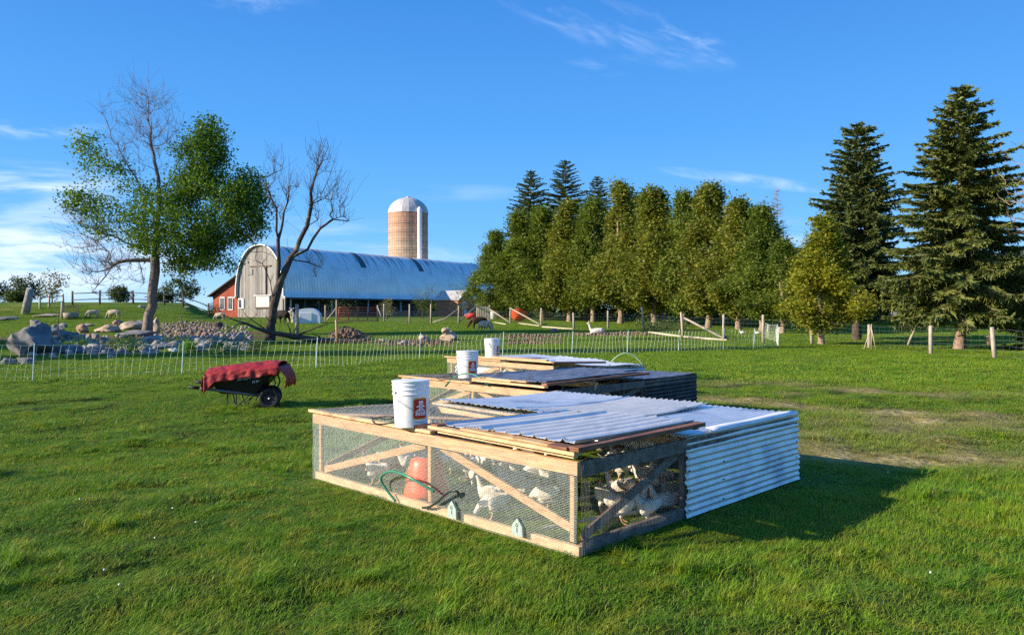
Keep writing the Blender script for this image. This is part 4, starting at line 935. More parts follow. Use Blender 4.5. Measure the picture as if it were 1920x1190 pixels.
# farmhouse roof glimpsed behind the tree row, and the pale house far right
hh_ = empty('farmhouse', (AX(1488, 82), 82, .55), R(35), 'dark roofed house half hidden behind the maple row', 'house')
lbox(hh_, 'wall', (0, 0, 2.2), (8, 7, 4.4), 'trim_white')
mb = MB(); V = [(-4.4, -3.9, 4.3), (4.4, -3.9, 4.3), (4.4, 3.9, 4.3), (-4.4, 3.9, 4.3), (-4.4, 0, 7.6), (4.4, 0, 7.6)]; mb.add(V, [(0, 1, 5, 4), (2, 3, 4, 5), (1, 2, 5), (3, 0, 4), (3, 2, 1, 0)]); mb.build('roof', M['trim_dark'], hh_)
h2 = empty('bungalow', (AX(1676, 92), 92, .6), R(-8), 'cream walled low house glimpsed under the spruce branches', 'house')
lbox(h2, 'wall', (0, 0, 1.3), (7, 5, 2.6), 'milk_roof'); mb = MB(); V = [(-3.9, -2.9, 2.55), (3.9, -2.9, 2.55), (3.9, 2.9, 2.55), (-3.9, 2.9, 2.55), (-3.9, 0, 4.2), (3.9, 0, 4.2)]; mb.add(V, [(0, 1, 5, 4), (2, 3, 4, 5), (1, 2, 5), (3, 0, 4), (3, 2, 1, 0)]); mb.build('roof', M['trim_dark'], h2)
for q in (-1.8, 1.8): lbox(h2, 'window', (q, -2.55, 1.5), (1.0, .08, .9), 'pane')

# ---------------------------------------------------------------- trees
class Skel:
    def __init__(s, rng): s.p = []; s.par = []; s.r = rng; s.len = []
    def addpt(s, p, par): s.p.append(np.array(p, float)); s.par.append(par); s.len.append(0 if par < 0 else s.len[par] + np.linalg.norm(s.p[-1] - s.p[par])); return len(s.p) - 1
    def limb(s, pts, start=-1, step=.4, wob=.04):
        pts = [np.array(p, float) for p in pts]
        if start >= 0: pts = [s.p[start]] + pts
        else: start = s.addpt(pts[0], -1)
        cur = start; ids = [cur]
        for a, b in zip(pts[:-1], pts[1:]):
            n = max(1, int(np.linalg.norm(b - a) / step))
            for k in range(1, n + 1): cur = s.addpt(a + (b - a) * k / n + s.r.normal(0, wob, 3), cur); ids.append(cur)
        return ids
    def nearest(s, q): return int(np.argmin([np.linalg.norm(p - q) for p in s.p]))
    def reach(s, T_, step=.4, up=.25, pen=.12, wob=.05, zmin=None):
        ref = s.p[0] if zmin is None else None
        A = np.array(s.p); T_ = np.array(T_); d0 = np.array([np.min(np.linalg.norm(A - t, axis=1)) for t in T_]); tips = []
        buf = np.zeros((len(s.p) + len(T_) * 60, 3)); buf[:len(s.p)] = A; ln = np.zeros(len(buf)); ln[:len(s.p)] = s.len; n = len(s.p)
        zlim = zmin if zmin is not None else -1e9
        bad = np.zeros(len(buf)); bad[:n] = (A[:, 2] < zlim) * 1e6
        for i in np.argsort(d0):
            t = T_[i]; v = t - buf[:n]; d = np.linalg.norm(v, axis=1); low = np.maximum(0, -v[:, 2]) # prefer coming from below
            c = d + pen * ln[:n] + .8 * low + bad[:n]; k = int(np.argmin(c)); L = d[k]; m_ = max(1, min(50, int(L / step))); cur = k; p0 = buf[k].copy()
            for j in range(1, m_ + 1):
                f = j / m_; p = p0 + (t - p0) * f; p[2] -= up * L * .5 * math.sin(math.pi * f) * .5; 
                if j < m_: p = p + s.r.normal(0, wob, 3)
                buf[n] = p; cur = s.addpt(p, cur); ln[n] = s.len[-1]; n += 1
            tips.append((cur, i))
        return tips
    def radii(s, r0, tip=.006, ex=2.4, taper=.35):
        n = len(s.p); a = np.zeros(n); ch = [[] for _ in range(n)]
        for i, p in enumerate(s.par):
            if p >= 0: ch[p].append(i)
        for i in range(n - 1, -1, -1): a[i] = 1. if not ch[i] else sum(a[c] for c in ch[i]) + .02
        r = a ** (1 / ex); r = tip + (r - 1) * (r0 - tip) / max(1e-6, r[0] - 1); zz = np.array([p[2] for p in s.p]); zz = (zz - zz.min()) / max(.1, np.ptp(zz)); r = np.maximum(tip * .8, r * (1 - taper * np.clip((zz - .35) / .65, 0, 1))); s.rad = r; s.ch = ch; return r
    def mesh(s, sides=5, flare=0., big=10):
        mb = MB(); st = [i for i, p in enumerate(s.par) if p < 0]
        stack = [(i, i) for i in st]
        while stack:
            i, base = stack.pop(); line = [i] if base == i else [base, i]
            while s.ch[i]:
                cs = sorted(s.ch[i], key=lambda c: -s.rad[c]); 
                for c in cs[1:]: stack.append((c, i))
                i = cs[0]; line.append(i)
            if len(line) < 2: continue
            rr_ = [s.rad[k] for k in line]; 
            if line[0] != line[1] and base == line[0] and s.par[line[0]] >= 0 or (s.par[line[1]] == line[0] and s.par[line[0]] >= 0): rr_[0] = rr_[1]
            elif s.par[line[0]] < 0 and len(line) > 2 and s.ch[line[0]] and line[1] != s.ch[line[0]][0]: rr_[0] = rr_[1]
            if flare and s.par[line[0]] < 0:
                for q, k in enumerate(line): rr_[q] *= 1 + flare * math.exp(-(s.p[k][2] - s.p[line[0]][2]) / .35)
            mb.tube([s.p[k] for k in line], rr_, big if max(rr_) > .07 else (sides if max(rr_) > .02 else 4), cap=False)
        return mb
def leaves_np(C, rng, per, spread, size, squash=.7, up=.3, aspect=.62):
    C = np.repeat(np.asarray(C), per, axis=0); n = len(C)
    c = C + rng.normal(0, 1, (n, 3)) * np.array([spread, spread, spread * squash])
    nrm = rng.normal(0, 1, (n, 3)); nrm[:, 2] = np.abs(nrm[:, 2]) + up; nrm /= np.linalg.norm(nrm, axis=1)[:, None]
    a = np.cross(nrm, rng.normal(0, 1, (n, 3))); a /= np.linalg.norm(a, axis=1)[:, None]; b = np.cross(nrm, a)
    s = (size * rng.uniform(.55, 1.25, n))[:, None]
    V = np.stack([c - a * s * .5, c + b * s * aspect * .5 - nrm * s * .06, c + a * s * .5, c - b * s * aspect * .5 - nrm * s * .06], 1).reshape(-1, 3)
    return V, np.arange(n * 4).reshape(-1, 4)
def ell(rng, n, c, r, shell_=.55):
    u = rng.normal(0, 1, (n, 3)); u /= np.linalg.norm(u, axis=1)[:, None]
    q = rng.uniform(shell_ ** 3, 1, n) ** (1 / 3); return np.array(c) + u * q[:, None] * np.array(r)

def pxz(px, py, D, y=0.): return ((px - 960) / F * D, y, AZ(py, D))

# --- the big ash by the rocks: partly bare, partly leafy (local frame: x right, y away, z up from its foot)
D0 = 42.; g = GP(277, 628); D0 = g.y; base = Vector((AX(273, D0), D0, T(AX(273, D0), D0)))
def A_(px, py, y=0.): return (AX(px, D0) - base.x, y, AZ(py, D0) - base.z)
rng = np.random.default_rng(3); sk = Skel(rng)
tr = sk.limb([A_(273, 632), A_(281, 590), A_(287, 540), A_(291, 492), A_(294, 450, .1), A_(297, 400, .2)], wob=.03)
def at_h(ids, py): z = AZ(py, D0) - base.z; return min(ids, key=lambda i: abs(sk.p[i][2] - z))
l1 = sk.limb([A_(262, 488, -.2), A_(232, 492, -.4), A_(205, 510, -.6), A_(190, 540, -.8)], at_h(tr, 495), wob=.06)
l2 = sk.limb([A_(320, 462, .3), A_(350, 430, .6), A_(385, 400, 1.), A_(420, 370, 1.2)], at_h(tr, 485), wob=.06)
l3 = sk.limb([A_(275, 370, -.2), A_(245, 310, -.4), A_(215, 250, -.5), A_(198, 190, -.5)], at_h(tr, 440), wob=.06)
l4 = sk.limb([A_(296, 350, .2), A_(285, 290, .1), A_(282, 230, .0), A_(278, 170, 0)], tr[-1], wob=.05)
l5 = sk.limb([A_(310, 350, .3), A_(335, 290, .6), A_(365, 240, .7), A_(384, 225, .8)], at_h(tr, 430), wob=.05)
l6 = sk.limb([A_(260, 440, .9), A_(225, 400, 1.4), A_(190, 340, 1.5), A_(160, 290, 1.5)], at_h(tr, 470), wob=.06)
l7 = sk.limb([A_(345, 470, -1.), A_(400, 450, -1.6), A_(450, 440, -1.8)], at_h(tr, 478), wob=.06)
l8 = sk.limb([A_(300, 420, -.9), A_(310, 370, -1.6), A_(320, 330, -1.8)], at_h(tr, 450), wob=.05)
l9 = sk.limb([A_(235, 450, -1), A_(190, 430, -1.6), A_(150, 400, -1.6)], at_h(tr, 480), wob=.06)
zc = AZ(500, D0) - base.z
k_ = D0 / F
def E_(n, px, py, rx, ry, y=0, dy=2., sh=.4): return ell(rng, n, A_(px, py, y), (rx * k_, dy, ry * k_), sh)
leafy = np.concatenate([E_(230, 390, 400, 82, 76, .4, 2.9), E_(110, 387, 285, 26, 68, .5, 1.2), E_(60, 352, 315, 26, 68, .4, 1.1), E_(110, 458, 385, 38, 76, .3, 1.6), E_(70, 300, 400, 60, 60, 0, 2.6), E_(75, 330, 455, 85, 30, 0, 2.8),
    E_(30, 215, 410, 55, 34, -.2, 2.4), E_(20, 205, 330, 50, 34, 0, 2.), E_(14, 165, 270, 26, 30, .3, 1.2), E_(26, 158, 380, 30, 26, 0, 1.4), E_(38, 390, 490, 70, 18, .2, 2.2), E_(16, 335, 500, 30, 14, .6, .8)])
bare = np.concatenate([E_(260, 270, 235, 80, 88, 0, 1.9, .1), E_(130, 172, 450, 58, 66, -.3, 1.8, .2), E_(90, 210, 515, 55, 45, -.4, 1.2, .2), E_(12, 265, 520, 14, 26, -.3, .5, .3), E_(18, 300, 200, 40, 50, 0, 1.2)])
tips = sk.reach(np.concatenate([bare, leafy]), zmin=zc, step=.45, wob=.028, pen=.16)
lt = [sk.p[i].copy() for i, k in tips if k >= len(bare)]
# short side twigs on the bare shoots
for i, k in tips[:]:
    if k < len(bare):
        for q in range(3):
            j = i
            for _ in range(int(rng.integers(0, 5))): j = sk.par[j] if sk.par[j] > 0 else j
            d = sk.p[i] - sk.p[sk.par[i]]; d = d / (np.linalg.norm(d) + 1e-6); v = d * .7 + rng.normal(0, .35, 3); v[2] += .5; sk.limb([sk.p[j] + v * rng.uniform(.3, .9)], j, .4, .02)
sk.radii(.25, .0068, 1.45, .55)
ash = empty('ash_tree', base, 0, 'tall ash tree by the boulders, half bare branches and half green leaves', 'tree')
sk.mesh(5, .55, 12).build('trunk', M['bark'], ash, True)
V, Fq = leaves_np(lt, rng, 62, .31, .165, .75); npmesh('crown', V, Fq, M['leaf_ash'], ash)

# --- the bare dead tree
D1 = GP(507, 640).y; base = Vector((AX(505, D1), D1, T(AX(505, D1), D1)))
D0 = D1; sk = Skel(rng); k_ = D0 / F
tr = sk.limb([A_(505, 645), A_(508, 610), A_(514, 575), A_(521, 543)], wob=.03)
a1 = sk.limb([A_(525, 510), A_(523, 470, -.1), A_(529, 430, -.1), A_(540, 380, -.1), A_(545, 330), A_(540, 300)], tr[-1], wob=.04)
a2 = sk.limb([A_(535, 505, .2), A_(552, 468, .4), A_(570, 420, .4), A_(582, 360, .4), A_(592, 320, .3), A_(612, 275, .3)], tr[-1], wob=.04)
a3 = sk.limb([A_(575, 465, .3), A_(600, 430, .2), A_(625, 412, .1), A_(650, 413, .0), A_(682, 409, 0)], at_h(a2, 480), wob=.04)
a4 = sk.limb([A_(515, 480, -.5), A_(500, 473, -.8), A_(478, 478, -1.0)], at_h(a1, 490), wob=.04)
a5 = sk.limb([A_(525, 415, -.4), A_(515, 370, -.6), A_(505, 320, -.6)], at_h(a1, 440), wob=.04)
a6 = sk.limb([A_(570, 488, .6), A_(590, 497, .8), A_(600, 500, .8)], at_h(a2, 490), wob=.04)
a7 = sk.limb([A_(512, 530, -.3), A_(505, 505, -.5), A_(500, 495, -.5)], tr[-2], wob=.03)
tg = np.concatenate([E_(80, 525, 345, 38, 70, -.2, 1.4, .2), E_(100, 602, 335, 40, 82, .2, 1.4, .2), E_(45, 640, 380, 34, 46, .1, 1., .2), E_(14, 590, 500, 26, 24, .6, .6, .3), E_(10, 480, 470, 18, 24, -.8, .5, .3), E_(12, 610, 285, 22, 30, .2, .6, .3)])
tips = sk.reach(tg, zmin=AZ(520, D0) - base.z, step=.4, wob=.025, pen=.18)
for i, k in tips:
    for q in range(2):
        j = i
        for _ in range(int(rng.integers(0, 4))): j = sk.par[j] if sk.par[j] > 0 else j
        v = rng.normal(0, .4, 3); v[2] = abs(v[2]) + .6; sk.limb([sk.p[j] + v * rng.uniform(.3, .8)], j, .4, .02)
sk.radii(.20, .0062, 1.5, .35)
dead = empty('dead_tree', base, 0, 'bare dead tree with forked dark trunk in front of the barn', 'tree')
sk.mesh(5, .35, 12).build('trunk', M['bark_dark'], dead, True)

# --- maples of the row: four built, copied with changed sizes and leaf colours
def maple_proto(seed, H_, Rw, ntg=340, per=92, size=.165, zb=.13):
    rng = np.random.default_rng(seed); sk = Skel(rng)
    sk.limb([(0, 0, 0), (rng.normal(0, .1), rng.normal(0, .1), H_ * .35), (rng.normal(0, .15), rng.normal(0, .15), H_ * .8)], wob=.03)
    T_ = []
    while len(T_) < ntg:
        z = rng.uniform(zb, 1); w = min(1, ((z - zb) / .16) ** .6) * (1 - max(0, (z - .30) / .70) ** 1.12) ** .95 + (.10 if z > .9 else 0)
        a = rng.uniform(0, 6.283); q = math.sqrt(rng.uniform(.10, 1)); lump = 1 + .30 * math.sin(a * 3 + seed + z * 9) + .2 * math.sin(a * 5 + z * 17 + seed)
        q_ = Vector((Rw * w * q * math.cos(a) * .8 + seed * 5, Rw * w * q * math.sin(a) * .8, z * H_ * .6))
        if mnoise.noise(q_) < -.13 and q > .35: continue
        if rng.uniform() < .25 + .75 * w: T_.append((Rw * w * q * lump * math.cos(a), Rw * w * q * lump * math.sin(a), z * H_))
    tips = sk.reach(np.array(T_), zmin=H_ * .12, step=.5, wob=.06, pen=.15); sk.radii(.13 * H_ / 8, .008, 2.3)
    V, Fq = leaves_np([sk.p[i] for i, k in tips], rng, per, .21, size, 1.15)
    return sk, V, Fq
protos = []
for sd in range(6):
    sk_, V, Fq = maple_proto(20 + sd, 8.5, 1.75)
    tm = sk_.mesh(5, .3, 8)
    protos.append((tm, V, Fq, [None]))
tmesh = []
for i, (tm, V, Fq, _) in enumerate(protos):
    o1 = tm.build('trunk', M['bark_pale'], None, True); d1 = o1.data; bpy.data.objects.remove(o1)
    o2 = npmesh('crown', V, Fq, M['leaf_maple']); d2 = o2.data; bpy.data.objects.remove(o2); tmesh.append((d1, d2))
def place_tree(name, px, D, topy, hw, k, leaf, label, group, rz, cat='tree', H0=8.5, R0=1.95, sink=0.):
    k = (k + int(px / 37)) % 6; p = onG(px, D); h = AZ(topy, D) - p.z; r = empty(name, p - Vector((0, 0, sink)), rz, label, cat, group)
    r.scale = (hw * D / F / R0, hw * D / F / R0, h / H0)
    for nme, d in (('trunk', tmesh[k][0]), ('crown', tmesh[k][1])):
        o = bpy.data.objects.new(nme, d); COL.objects.link(o); o.parent = r
        if nme == 'crown' and leaf != 'leaf_maple': o.material_slots[0].link = 'OBJECT'; o.material_slots[0].material = M[leaf]
    return r
# px, D, top row, half width px, mesh, leaves
ROW = [(928, 84, 438, 34, 0, 'leaf_green', 'end of the row beside the milk house, rounded green'), (972, 78, 402, 42, 1, 'leaf_green', 'green, in front of the dark left spruce'), (1018, 76, 395, 42, 2, 'leaf_green', 'green, below the tallest back spruce'),
       (1068, 72, 384, 42, 3, 'leaf_maple', 'olive, beside the small back spruce'), (1112, 70, 378, 38, 0, 'leaf_green', 'mid green, under the small back spruce'), (1163, 66, 352, 46, 1, 'leaf_maple', 'tall, tinged yellow at its tip, left of the wide one'),
       (1228, 62, 360, 48, 2, 'leaf_maple', 'wide and browning, at the centre of the row'), (1281, 60, 366, 36, 3, 'leaf_green', 'narrow and tall, left of the golden top'), (1328, 56, 354, 48, 0, 'leaf_maple', 'with the golden pointed top'),
       (1385, 53, 380, 46, 2, 'leaf_maple', 'olive, behind the braced corner post'), (1428, 50, 392, 46, 1, 'leaf_green', 'green, left of the leafless larch'), (1468, 47, 455, 40, 3, 'leaf_green', 'low and green, at the right end of the row'),
       (1100, 82, 392, 44, 1, 'leaf_green', 'dark, filling the back of the row near the small spruce'), (1200, 74, 372, 42, 3, 'leaf_green', 'dark, standing behind the tall yellow tipped one'), (1300, 68, 378, 44, 1, 'leaf_green', 'dark, standing behind the golden topped one'), (1400, 62, 398, 46, 0, 'leaf_green', 'dark, behind the braced corner post trees')]
for i, (px, D, ty, hw, k, lf, lb) in enumerate(ROW):
    place_tree('maple_tree', px, D, ty, hw * 1.62, k, lf, ('maple ' + lb), 'maples in the windbreak row', i * 1.3)
place_tree('maple_tree', 1540, 34.2, 412, 76, 2, 'leaf_yellow', 'short yellowing maple in front of the left tall spruce', None, .4)
# shade trees behind, filling the dark gaps
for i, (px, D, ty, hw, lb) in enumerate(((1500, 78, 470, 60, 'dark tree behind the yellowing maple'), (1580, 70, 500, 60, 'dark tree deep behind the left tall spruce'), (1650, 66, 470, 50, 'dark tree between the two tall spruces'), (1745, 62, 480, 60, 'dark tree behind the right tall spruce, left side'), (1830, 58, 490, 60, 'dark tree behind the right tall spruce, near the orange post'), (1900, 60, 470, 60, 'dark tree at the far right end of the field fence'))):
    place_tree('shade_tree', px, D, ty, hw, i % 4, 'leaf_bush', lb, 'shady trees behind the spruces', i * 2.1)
# --- spruces
def spruce(H_, Rb, seed, name_needle, base_z=.12, nlev=46, bark='bark_red', droop=.5, fine=1., tr_r=.17, sparse=1., shape=.85):
    rng = np.random.default_rng(seed); tb = MB()
    tb.tube([(rng.normal(0, .03), rng.normal(0, .03), H_ * k / 10) for k in range(11)], [tr_r * (1 - .93 * k / 10) * (1.25 if k == 0 else 1) for k in range(11)], 12, cap=False)
    Vs = []; C = []; DV = []
    for lv in range(nlev):
        f = (lv + rng.uniform(0, .8)) / nlev; z = H_ * (base_z + (1 - base_z) * f); rl = Rb * (1 - f) ** shape * (.72 + .35 * rng.uniform()) + .10
        if f < .1: rl *= .8
        nb = 6 if f < .8 else 5; a0 = rng.uniform(0, 6.28)
        for b_ in range(nb):
            if rng.uniform() > sparse: continue
            a = a0 + b_ * 6.283 / nb + rng.normal(0, .25); L = rl * rng.uniform(.62, 1.15); d = np.array([math.cos(a), math.sin(a), 0]); s_ = np.array([-d[1], d[0], 0])
            dr = droop * (1 - f) ** .6; n = max(3, int(L / .22)); pts = []
            for k in range(n + 1):
                t = k / n; pts.append(np.array([0, 0, z]) + d * L * t + np.array([0, 0, L * (-dr * t + .42 * dr * t * t + (.35 * f * t)) ]) + s_ * .05 * math.sin(k + lv))
            tb.tube(pts, [max(.006, .028 * (1 - f) * (1 - t / n) + .006) for t in range(n + 1)], 4, cap=False)
            # needle sprays: side shoots and hanging shoots along the branch
            for k in range(1, n + 1):
                t = k / n; w = (.16 + .30 * math.sin(math.pi * min(1, t * .9 + .08))) * (.5 + .5 * (1 - f)) * min(1, L / 1.0 + .3)
                for q in range(int(7 * fine)):
                    sd = 1 if q % 2 else -1; C.append(pts[k] + d * rng.uniform(-.12, .12)); hang = rng.uniform(.1, 1.0) * (1 - f * .8)
                    v = s_ * sd * rng.uniform(.15, 1.) + d * rng.uniform(.2, .9) + np.array([0, 0, -hang * 1.1 + .25 * f]); DV.append(v / np.linalg.norm(v) * w * rng.uniform(.6, 1.25))
            for q in range(4): C.append(pts[-1]); v = d + rng.normal(0, .35, 3); DV.append(v / np.linalg.norm(v) * .22)
    for q in range(40): C.append(np.array([0, 0, H_ * rng.uniform(.95, 1.0)])); v = rng.normal(0, 1, 3) * np.array([1, 1, .4]) + np.array([0, 0, .6]); DV.append(v / np.linalg.norm(v) * .25)
    C = np.array(C); DV = np.array(DV); n = len(C); L = np.linalg.norm(DV, axis=1)[:, None]; u = DV / L
    # each spray: three jagged blades
    out = []
    for k in range(3):
        r_ = rng.normal(0, 1, (n, 3)); s_ = np.cross(u, r_); s_ /= np.linalg.norm(s_, axis=1)[:, None]; b0 = C + u * L * k * .28; ww = .045 * (1 - .15 * k)
        tipv = b0 + (u + s_ * rng.uniform(-.5, .5, (n, 1))) * L * .72
        out.append(np.stack([b0 - s_ * ww * .4, b0 + u * L * .3 - s_ * ww, tipv, b0 + u * L * .3 + s_ * ww], 1))
    V = np.concatenate(out, 0).reshape(-1, 3); return tb, V, np.arange(len(V)).reshape(-1, 4)
def put_spruce(args, p, label, group, bark='bark_red', needle='needle', rz=0., name='spruce_tree'):
    tb, V, Fq = spruce(**args); r = empty(name, p, rz, label, 'spruce', group)
    tb.build('trunk', M[bark], r, True); npmesh('crown', V, Fq, M[needle], r); return r
GP1 = onG(1800, GP(1800, 655).y); D_ = GP1.y
put_spruce(dict(H_=AZ(168, D_) - GP1.z, Rb=3.3, seed=4, name_needle='needle', base_z=.165, nlev=50, droop=.62, tr_r=.19, sparse=.94, shape=.66, fine=2.8), GP1, 'tallest spruce, open and drooping, with a thick reddish trunk', 'two tall spruces', 'bark_red', 'needle')
GP2 = onG(1607, GP(1607, 641).y + 2.0); D_ = GP2.y
put_spruce(dict(H_=AZ(236, D_) - GP2.z, Rb=2.95, seed=9, name_needle='needle', base_z=.16, nlev=56, droop=.15, tr_r=.20, sparse=.97, shape=.56, fine=2.2), GP2, 'tall dense spruce with upswept boughs behind the yellowing maple', 'two tall spruces', 'bark_dark', 'needle_blue', 1.)
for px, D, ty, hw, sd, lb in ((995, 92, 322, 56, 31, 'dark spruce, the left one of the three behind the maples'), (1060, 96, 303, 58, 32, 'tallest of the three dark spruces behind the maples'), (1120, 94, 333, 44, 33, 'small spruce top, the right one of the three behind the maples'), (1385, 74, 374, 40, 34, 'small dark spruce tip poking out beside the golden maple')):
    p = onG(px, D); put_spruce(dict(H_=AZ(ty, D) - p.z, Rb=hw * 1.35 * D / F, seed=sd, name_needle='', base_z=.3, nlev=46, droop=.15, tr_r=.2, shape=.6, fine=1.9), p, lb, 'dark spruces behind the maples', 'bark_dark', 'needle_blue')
p = onG(1995, 29); put_spruce(dict(H_=AZ(400, 29) - p.z, Rb=2.2, seed=44, name_needle='', base_z=.12, nlev=34, droop=.45, tr_r=.15, shape=.7, fine=2.), p, 'lower spruce cut off by the right edge of the picture', None, 'bark_dark', 'needle')
# dark undergrowth closing the gaps under the row: one mass nobody could count
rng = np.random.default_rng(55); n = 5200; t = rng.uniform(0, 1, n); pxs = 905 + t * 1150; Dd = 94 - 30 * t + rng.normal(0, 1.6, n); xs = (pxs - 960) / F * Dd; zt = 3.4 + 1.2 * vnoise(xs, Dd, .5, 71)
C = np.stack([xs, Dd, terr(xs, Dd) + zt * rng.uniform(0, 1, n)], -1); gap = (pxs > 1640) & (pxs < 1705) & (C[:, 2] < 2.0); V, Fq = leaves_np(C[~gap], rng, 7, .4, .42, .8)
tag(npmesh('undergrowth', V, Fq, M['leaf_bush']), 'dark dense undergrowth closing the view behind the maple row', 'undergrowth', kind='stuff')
# leafless larch
p = onG(1456, 58); rng = np.random.default_rng(8); mb = MB(); H_ = AZ(352, 58) - p.z
mb.tube([(0, 0, 0), (.05, 0, H_ * .5), (0, 0, H_)], [.13, .07, .012], 7)
for k in range(150):
    f = rng.uniform(.45, .98); a = rng.uniform(0, 6.28); L = (1 - f) * 3.4 * rng.uniform(.5, 1) + .2; z = f * H_; d = Vector((math.cos(a), math.sin(a), 0))
    q = [Vector((0, 0, z)), Vector((0, 0, z + .05 * L)) + d * L * .5, Vector((0, 0, z + .2 * L)) + d * L]; mb.tube(q, [.016, .012, .006], 4)
    for j in range(3): s_ = Vector((-d.y, d.x, 0)) * (.5 * L * rng.uniform(-.6, .6)); mb.tube([q[1], q[1] + s_ + d * .2 * L + Vector((0, 0, .05))], [.009, .005], 3)
lr = empty('larch_tree', p, 0, 'leafless pale larch standing up out of the tree row', 'tree'); mb.build('trunk', M['bark_pale'], lr)
# bare branches reaching in from the right edge
base = onG(1985, 27); D0 = 27.; sk = Skel(rng); k_ = D0 / F
tr = sk.limb([A_(1990, 700), A_(1988, 500), A_(1980, 380), A_(1975, 280)], wob=.05)
tg = np.concatenate([E_(160, 1912, 340, 40, 110, 0, 1., .2), E_(50, 1980, 250, 70, 90, 0, 1.4, .2)]); sk.reach(tg, zmin=AZ(480, D0) - base.z, step=.3, wob=.04); sk.radii(.14, .006, 2.2)
bt = empty('bare_tree', base, 0, 'pale leafless branches reaching in past the tallest spruce', 'tree'); sk.mesh(4, .2, 8).build('trunk', M['bark_pale'], bt, True)

# --- bushes and far trees
def bush(name, p, h, w, seed, leaf, label, cat='bush', group=None, n=60, per=34, size=.13, stems=1, spread=None):
    rng = np.random.default_rng(seed); sk = Skel(rng); sk.limb([(0, 0, 0), (0, 0, h * .25)], wob=.01)
    T_ = ell(rng, n, (0, 0, h * .55), (w / 2, w / 2, h * .45), .2); T_[:, 0] *= 1 + .2 * np.sin(T_[:, 2] * 3 / h * 2 + seed); sk.reach(T_, step=.3, wob=.04); sk.radii(.03 + .012 * h, .006, 2.3)
    r = empty(name, p, 0, label, cat, group); sk.mesh(4).build('trunk', M['bark_dark'], r); V, Fq = leaves_np(T_, rng, per, spread or (.09 * w + .08), size, .8); npmesh('foliage' if cat == 'bush' else 'crown', V, Fq, M[leaf], r); return r
for px, D, ty, hw, lf, lb, sd in ((-8, 96, 528, 26, 'leaf_bush', 'dark tree cut by the left edge beyond the pasture', 1), (52, 92, 515, 30, 'leaf_bush', 'dark rounded tree behind the leaning stone post', 2), (30, 90, 548, 20, 'leaf_bush', 'low dark tree at the foot of the far rounded one', 3),
                                  (98, 84, 508, 20, 'leaf_pale', 'thin pale tree next to the far dark rounded one', 4), (226, 90, 541, 16, 'leaf_bush', 'small bush behind the rail fence', 5), (342, 92, 522, 34, 'leaf_bush', 'wide dark bush left of the red lean-to', 6), (305, 90, 548, 20, 'leaf_bush', 'low bush touching the rail fence by the ash', 7)):
    p = onG(px, D); h = AZ(ty, D) - p.z; bush('far_tree', p, h, hw * 2 * D / F, 100 + sd, lf, lb, 'tree', None, 70, 30 if lf == 'leaf_bush' else 9, .26, spread=.3)
for px, py, D, h, w, lf, lb, sd in ((806, 600, 90, 3.9, 3.2, 'leaf_green', 'green shrub with pale blossoms near the milk house', 11), (868, 596, 96, 4.6, 4.2, 'leaf_green', 'dark green tree against the barn roof end', 12), (636, 596, 88, 2.0, 5.0, 'leaf_bush', 'scraggly bush behind the red gate', 13),
                                    (725, 595, 82, 2.1, 1.5, 'leaf_pale', 'pale sunflower clump by the gate post', 14), (402, 590, 92, 1.6, 2.2, 'leaf_bush', 'dark bush at the corner of the lean-to', 15), (792, 600, 86, 2.6, 2.4, 'leaf_bush', 'low bush beside the tall thin pole', 16),
                                    (1270, 620, 50, .7, 2.2, 'leaf_green', 'weeds at the foot of the thick leaning fence post', 17), (1215, 615, 53, .6, 2.0, 'leaf_green', 'weeds along the wire fence under the wide maple', 18),
                                    (245, 664, 27.5, .55, .9, 'weed', 'bright green weed growing among the shaded rocks', 19), (352, 660, 28, .35, .4, 'weed', 'small lime green weed next to a net post', 20), (905, 602, 76, 2.4, 1.6, 'leaf_green', 'leafy sapling behind the small gate', 21)):
    bush('bush', onG(px, D), h, w, 200 + sd, lf, lb, 'bush', None, 36, 26, .13 if D > 40 else .07)
# off to the left: the two trees whose long shadows cross the pasture
put_spruce(dict(H_=17.5, Rb=2.5, seed=61, name_needle='', base_z=.06, nlev=60, droop=.2, tr_r=.25, shape=.45, fine=1.6), Vector((-30.5, 21.6, T(-30.5, 21.6))), 'tall narrow spruce outside the left edge of the picture', None, 'bark_dark', 'needle_blue')
for (x, y, h, w, lb) in ((-33, 28.5, 9.5, 7.0, 'broad tree outside the left edge, behind the narrow one'),):
    rr_ = empty('maple_tree', (x, y, T(x, y)), 1., lb, 'tree'); rr_.scale = (w / 3.9, w / 3.9, h / 8.5)
    for nme, d in (('trunk', tmesh[1][0]), ('crown', tmesh[1][1])): o = bpy.data.objects.new(nme, d); COL.objects.link(o); o.parent = rr_
# ---------------------------------------------------------------- rocks
def rock_data(seed, sub_=4, flat=.75):
    rng = np.random.default_rng(seed); bm = bmesh.new(); bmesh.ops.create_icosphere(bm, subdivisions=sub_, radius=1.)
    pl = [(Vector(rng.normal(0, 1, 3)).normalized(), rng.uniform(.55, .85)) for _ in range(11)]
    for v in bm.verts:
        p = v.co.copy()
        for n, d in pl:
            k = p.dot(n)
            if k > d: p -= n * (k - d)
        q = p * 1.8 + Vector((seed * 3.1, 0, 0)); p *= 1 + .16 * mnoise.fractal(q, 1., 2., 4) + .03 * mnoise.noise(p * 9)
        p.z *= flat; v.co = p
    xs = [v.co.x for v in bm.verts]; zs = [v.co.z for v in bm.verts]; zm = min(zs) * .55; sx = (max(xs) - min(xs)); sz = max(zs) - zm
    for v in bm.verts: v.co = Vector((v.co.x / sx, v.co.y / sx, (v.co.z - zm) / sz))
    me = bpy.data.meshes.new('boulder'); bm.to_mesh(me); bm.free(); me.materials.append(M['rock'])
    me.polygons.foreach_set('use_smooth', [True] * len(me.polygons)); me.set_sharp_from_angle(angle=R(32)); return me
